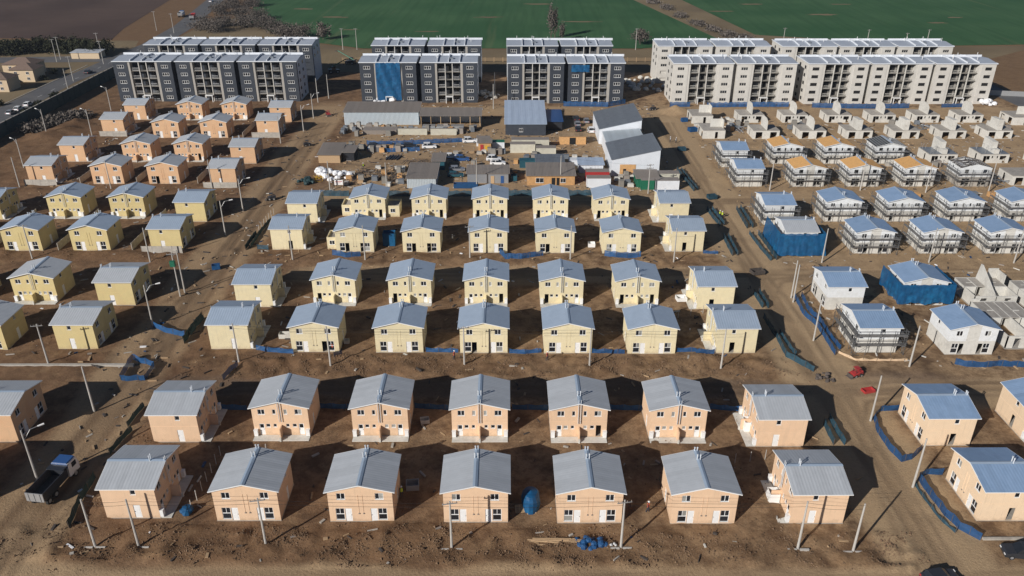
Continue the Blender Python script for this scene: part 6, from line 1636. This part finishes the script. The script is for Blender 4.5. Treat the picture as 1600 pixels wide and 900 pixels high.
# ------------------------------------------------------------------ people
def person(x, y, rz, top, label, step=.25):
    p = thing("person", label, "person", (x, y, ground_z(x, y)), rz, "site workers")
    me = bpy.data.meshes.new("body")
    V = [(0,0,.95),(0,0,1.2),(0,-.01,1.42),(0,-.01,1.53),(0,-.03,1.66),(.10,0,.9),(.11,-step*.4,.5),(.11,-step*.1,.07),(.12,-step*.1-.16,.04),(-.10,0,.9),(-.11,step*.2,.5),(-.11,step,.07),(-.12,step-.15,.04),
         (.20,0,1.40),(.26,.06,1.12),(.27,-.08,.88),(-.20,0,1.40),(-.26,-.04,1.12),(-.27,-.16,.90)]
    E = [(0,1),(1,2),(2,3),(3,4),(0,5),(5,6),(6,7),(7,8),(0,9),(9,10),(10,11),(11,12),(2,13),(13,14),(14,15),(2,16),(16,17),(17,18)]
    rad = [.16,.165,.15,.06,.11,.11,.075,.055,.05,.11,.075,.055,.05,.075,.055,.045,.075,.055,.045]
    me.from_pydata(V, E, []); o = ob("body", me, p)
    md = o.modifiers.new("skin", 'SKIN')
    for i, sv in enumerate(me.skin_vertices[0].data): sv.radius = (rad[i], rad[i]*.8); sv.use_root = i == 0
    o.modifiers.new("sub", 'SUBSURF').levels = 1
    me.materials.append(M["cloth_dark"])
    q = MB(top)
    for j in range(10):
        a0, a1 = 6.283*j/10, 6.283*(j+1)/10
        for (z0, r0, z1, r1) in ((.92,.20,1.2,.205),(1.2,.205,1.44,.20),(1.44,.20,1.5,.09)):
            q.quad((math.cos(a0)*r0,math.sin(a0)*r0*.75,z0),(math.cos(a1)*r0,math.sin(a1)*r0*.75,z0),(math.cos(a1)*r1,math.sin(a1)*r1*.75,z1),(math.cos(a0)*r1,math.sin(a0)*r1*.75,z1))
    ob("vest", q.mesh("vest", True), p)
    q = MB("paint_white"); n = 10
    for j in range(4):
        for i in range(n):
            def Hh(i, j): a = 6.283*i/n; t = j/4*1.57; return (math.cos(a)*.135*math.cos(t), -.03+math.sin(a)*.15*math.cos(t), 1.70+.13*math.sin(t))
            q.quad(Hh(i,j),Hh(i+1,j),Hh(i+1,j+1),Hh(i,j+1))
    ob("hard_hat", q.mesh("hard_hat", True), p)
    q = MB("skin"); q.box(-.07,.07,-.15,-.05,1.55,1.69); ob("face", q.mesh("face"), p)
person(*(17.90, 78.69), R(60), "hivis_orange", "worker in red-orange top walking between fifth and sixth frontmost houses")
person(*(-13.77, 81.69), R(20), "hivis", "worker in yellow vest in the shade right of third frontmost house")
person(*(-29.63, 117.72), R(-40), "hivis_orange", "worker in red top before second third-row house")
person(*(-8.77, 114.21), R(80), "hivis_orange", "worker in orange bending before the fourth third-row house")
person(*(50.21, 177.59), R(10), "hivis", "worker in yellow vest, left of two on right street")
person(*(50.72, 177.19), R(-30), "hivis", "worker in yellow vest, right of two on right street")
person(*(6.67, 114.14), R(70), "hivis_orange", "worker in red top on the dirt before fifth third-row house")
person(*(49.22, 236.95), R(30), "paint_white", "worker in white, left of two right of the warehouses")
person(*(50.84, 236.31), R(70), "paint_white", "worker in white, right of two right of the warehouses")
person(*(-39.23, 212.41), R(30), "hivis", "worker in yellow vest beside the dark scrap in the yard")
person(*(-11.99, 163.31), R(30), "paint_white", "worker in white between third and fourth fifth-row houses")

# ------------------------------------------------------------------ trees, hedges and scrub beyond the site
def foliage_mesh(m, n, rx, ry, rz, leaf, seed, zc=None, clump=34):
    r = np.random.default_rng(seed)
    cc = r.normal(size=(clump, 3)); cc /= np.linalg.norm(cc, axis=1)[:, None]; cc *= r.random((clump, 1))**.5*.8
    pts = cc[r.integers(0, clump, n)]+r.normal(size=(n, 3))*.21
    pts *= np.array([rx, ry, rz]); pts[:, 2] += zc if zc is not None else rz
    pts[:, 2] = np.maximum(pts[:, 2], .1)
    d1 = r.normal(size=(n, 3)); d1 /= np.linalg.norm(d1, axis=1)[:, None]; d2 = np.cross(d1, r.normal(size=(n, 3))); d2 /= np.linalg.norm(d2, axis=1)[:, None]
    s = leaf*(.5+r.random((n, 1)))
    V = np.stack([pts-d1*s-d2*s*.6, pts+d1*s-d2*s*.6, pts+d1*s+d2*s*.6, pts-d1*s+d2*s*.6], 1).reshape(-1, 3)
    me = bpy.data.meshes.new("crown"); me.from_pydata(V.tolist(), [], np.arange(4*n).reshape(-1, 4).tolist()); me.materials.append(M[m]); return me
def tree(x, y, label, m, rx, rz, trunk, n, leaf, seed, name="tree", cat="tree", group=None, zc=None):
    t = thing(name, label, cat, (x, y, 0), rng.uniform(0, 6), group)
    q = MB("bark"); r2 = random.Random(seed); top = (zc or rz)
    q.tube((0,0,-.2), (0,0,top), .16*trunk, .07*trunk, n=7)
    for i in range(7):
        a = r2.uniform(0, 6.28); z = top*r2.uniform(.4, .95); L = rx*r2.uniform(.4, .9); q.tube((0,0,z),(math.cos(a)*L,math.sin(a)*L,z+L*r2.uniform(.4,1.1)),.07*trunk,.02,n=5)
    ob("trunk", q.mesh("trunk"), t)
    ob("crown", foliage_mesh(m, n, rx, rx, rz, leaf, seed, zc), t)
def bush(x, y, label, m, rx, ry, rz, n, leaf, seed, name="shrub", cat="shrub", group=None):
    o = ob(name, foliage_mesh(m, n, rx, ry, rz, leaf, seed, rz*.7), None, (x, y, 0)); return tag(o, label, cat, group)
tree(*(21.64, 406.41), "tall bare poplar behind the middle dark block, left one", "foliage_bare", 2.0, 7.5, 1.5, 1000, .22, 1, zc=10, group="bare poplars")
tree(*(23.51, 406.41), "tall bare poplar behind the middle dark block, middle one", "foliage_bare", 1.6, 6.6, 1.5, 900, .22, 2, zc=9, group="bare poplars")
tree(*(26.64, 401.40), "shorter bare poplar behind the middle dark block, right one", "foliage_bare", 1.5, 4.0, 1.2, 600, .22, 3, zc=5, group="bare poplars")
tree(*(62.63, 390.17), "bare bushy tree at the field edge left of the beige blocks", "foliage_bare", 4.0, 3.4, 1.2, 900, .28, 4, zc=4.2)
tree(*(-88.47, 402.88), "bare tree at the field edge right of the far left blocks", "foliage_bare", 4.2, 3.8, 1.4, 1000, .28, 5, zc=4.5)
spots = [(-162.15, 480.95),(-163.23, 505.05),(-146.31, 467.54),(-152.14, 510.19),(-147.82, 442.61),(-125.12, 432.99),(-115.93, 420.09),(-107.65, 409.59),(-147.46, 423.65),(-100.00, 406.21),(-155.39, 431.03),(-135.64, 438.72),(-135.96, 463.24)]
for i, (x, y) in enumerate(spots):
    bush(x, y, f"scrubby thicket clump beyond the far left blocks, {['nearest','second','third','fourth','fifth','sixth','seventh','eighth','ninth','tenth','eleventh','twelfth','farthest'][sorted(range(13), key=lambda k: spots[k][1]).index(i)]} by depth", "foliage_bare", 7.0, 7.0, 4.2, 2600, .20, 20+i, group="thicket along the green field")
for i in range(12):
    x = -262+i*7.4
    bush(x, 372+3*math.sin(i), f"dark hedge clump before the ploughed field, {(ORD+['eleventh','twelfth'])[i+1]} from left", "foliage_dark", 5.5, 9, 3.6, 1700, .34, 50+i, "hedge_clump", "hedge", "dark hedge by ploughed field")
for i, (x, y) in enumerate([(-129.62, 275.46),(-133.49, 293.16),(-159.42, 252.25),(-162.37, 279.73),(-160.69, 268.93),(-162.56, 291.32),(-175.63, 279.74),(-179.62, 318.32),(-181.42, 329.48)]):
    bush(x, y, ["low shrub beside the boundary wall's far end","low shrub near the far left block's corner","roadside shrub at the left picture edge","roadside shrub beside the wall, third from near end","roadside shrub beside the wall, second from near end","roadside shrub beside the wall, farthest","garden shrub before the nearest cream cottage","garden hedge right of the middle cream cottage","garden hedge right of the farthest cream cottage"][i], "foliage_dark", 1.8, 2.2, 1.1, 350, .2, 70+i)
for i, ((x, y), w) in enumerate((((-147.21, 250.10), "near"), ((-144.43, 255.86), "middle"), ((-142.11, 262.62), "far"))):
    bush(x, y, f"dry uprooted brush heaped beside the left boundary wall, {w} heap", "foliage_bare", 5.5, 5, 1.5, 2600, .3, 140+i, "brush_heap", "brush", "uprooted brush by the wall")
strip = [(85.89, 527.01),(90.25, 500.94),(93.40, 472.65),(96.92, 447.19),(101.31, 429.70),(105.71, 413.43),(111.07, 403.19)]
for i, (x, y) in enumerate(strip):
    bush(x+4, y, f"dry brush clump on the strip between the green fields, {ORD[i+1]} from the top", "foliage_bare", 5, 9, 1.4, 700, .3, 90+i, group="dry brush between the fields")

# ------------------------------------------------------------------ make every label single out one thing
for lab, L in list(ALL_LABELS.items()):
    if 1 < len(L) <= 10:
        L = sorted(L, key=lambda o: (o.matrix_world.translation.x, o.matrix_world.translation.y) if False else (o.location.x, o.location.y))
        words = {2: ["left one", "right one"], 3: ["left one", "middle one", "right one"]}.get(len(L), [f"{ORD[min(i+1,10)]} from left" for i in range(len(L))])
        for o, w in zip(L, words): o["label"] = f"{lab}, {w}"

# ------------------------------------------------------------------ thin winter air over the whole plain
mb = MB("wire_black"); mb.box(-6100, 6100, -3100, 9100, -1.5, 76.0)
hm = bpy.data.materials.new("haze_air"); hm.use_nodes = True
hn = hm.node_tree; hn.nodes.remove(hn.nodes["Principled BSDF"])
pv = hn.nodes.new("ShaderNodeVolumePrincipled")
pv.inputs["Color"].default_value = (0.78, 0.88, 1.0, 1); pv.inputs["Density"].default_value = 0.00009; pv.inputs["Anisotropy"].default_value = 0.2
hn.links.new(pv.outputs[0], [q for q in hn.nodes if q.type == 'OUTPUT_MATERIAL'][0].inputs["Volume"])
me = mb.mesh("haze"); me.materials.clear(); me.materials.append(hm)
struct(tag(ob("haze", me), "thin pale winter haze hanging over the plain", "haze"), "stuff")
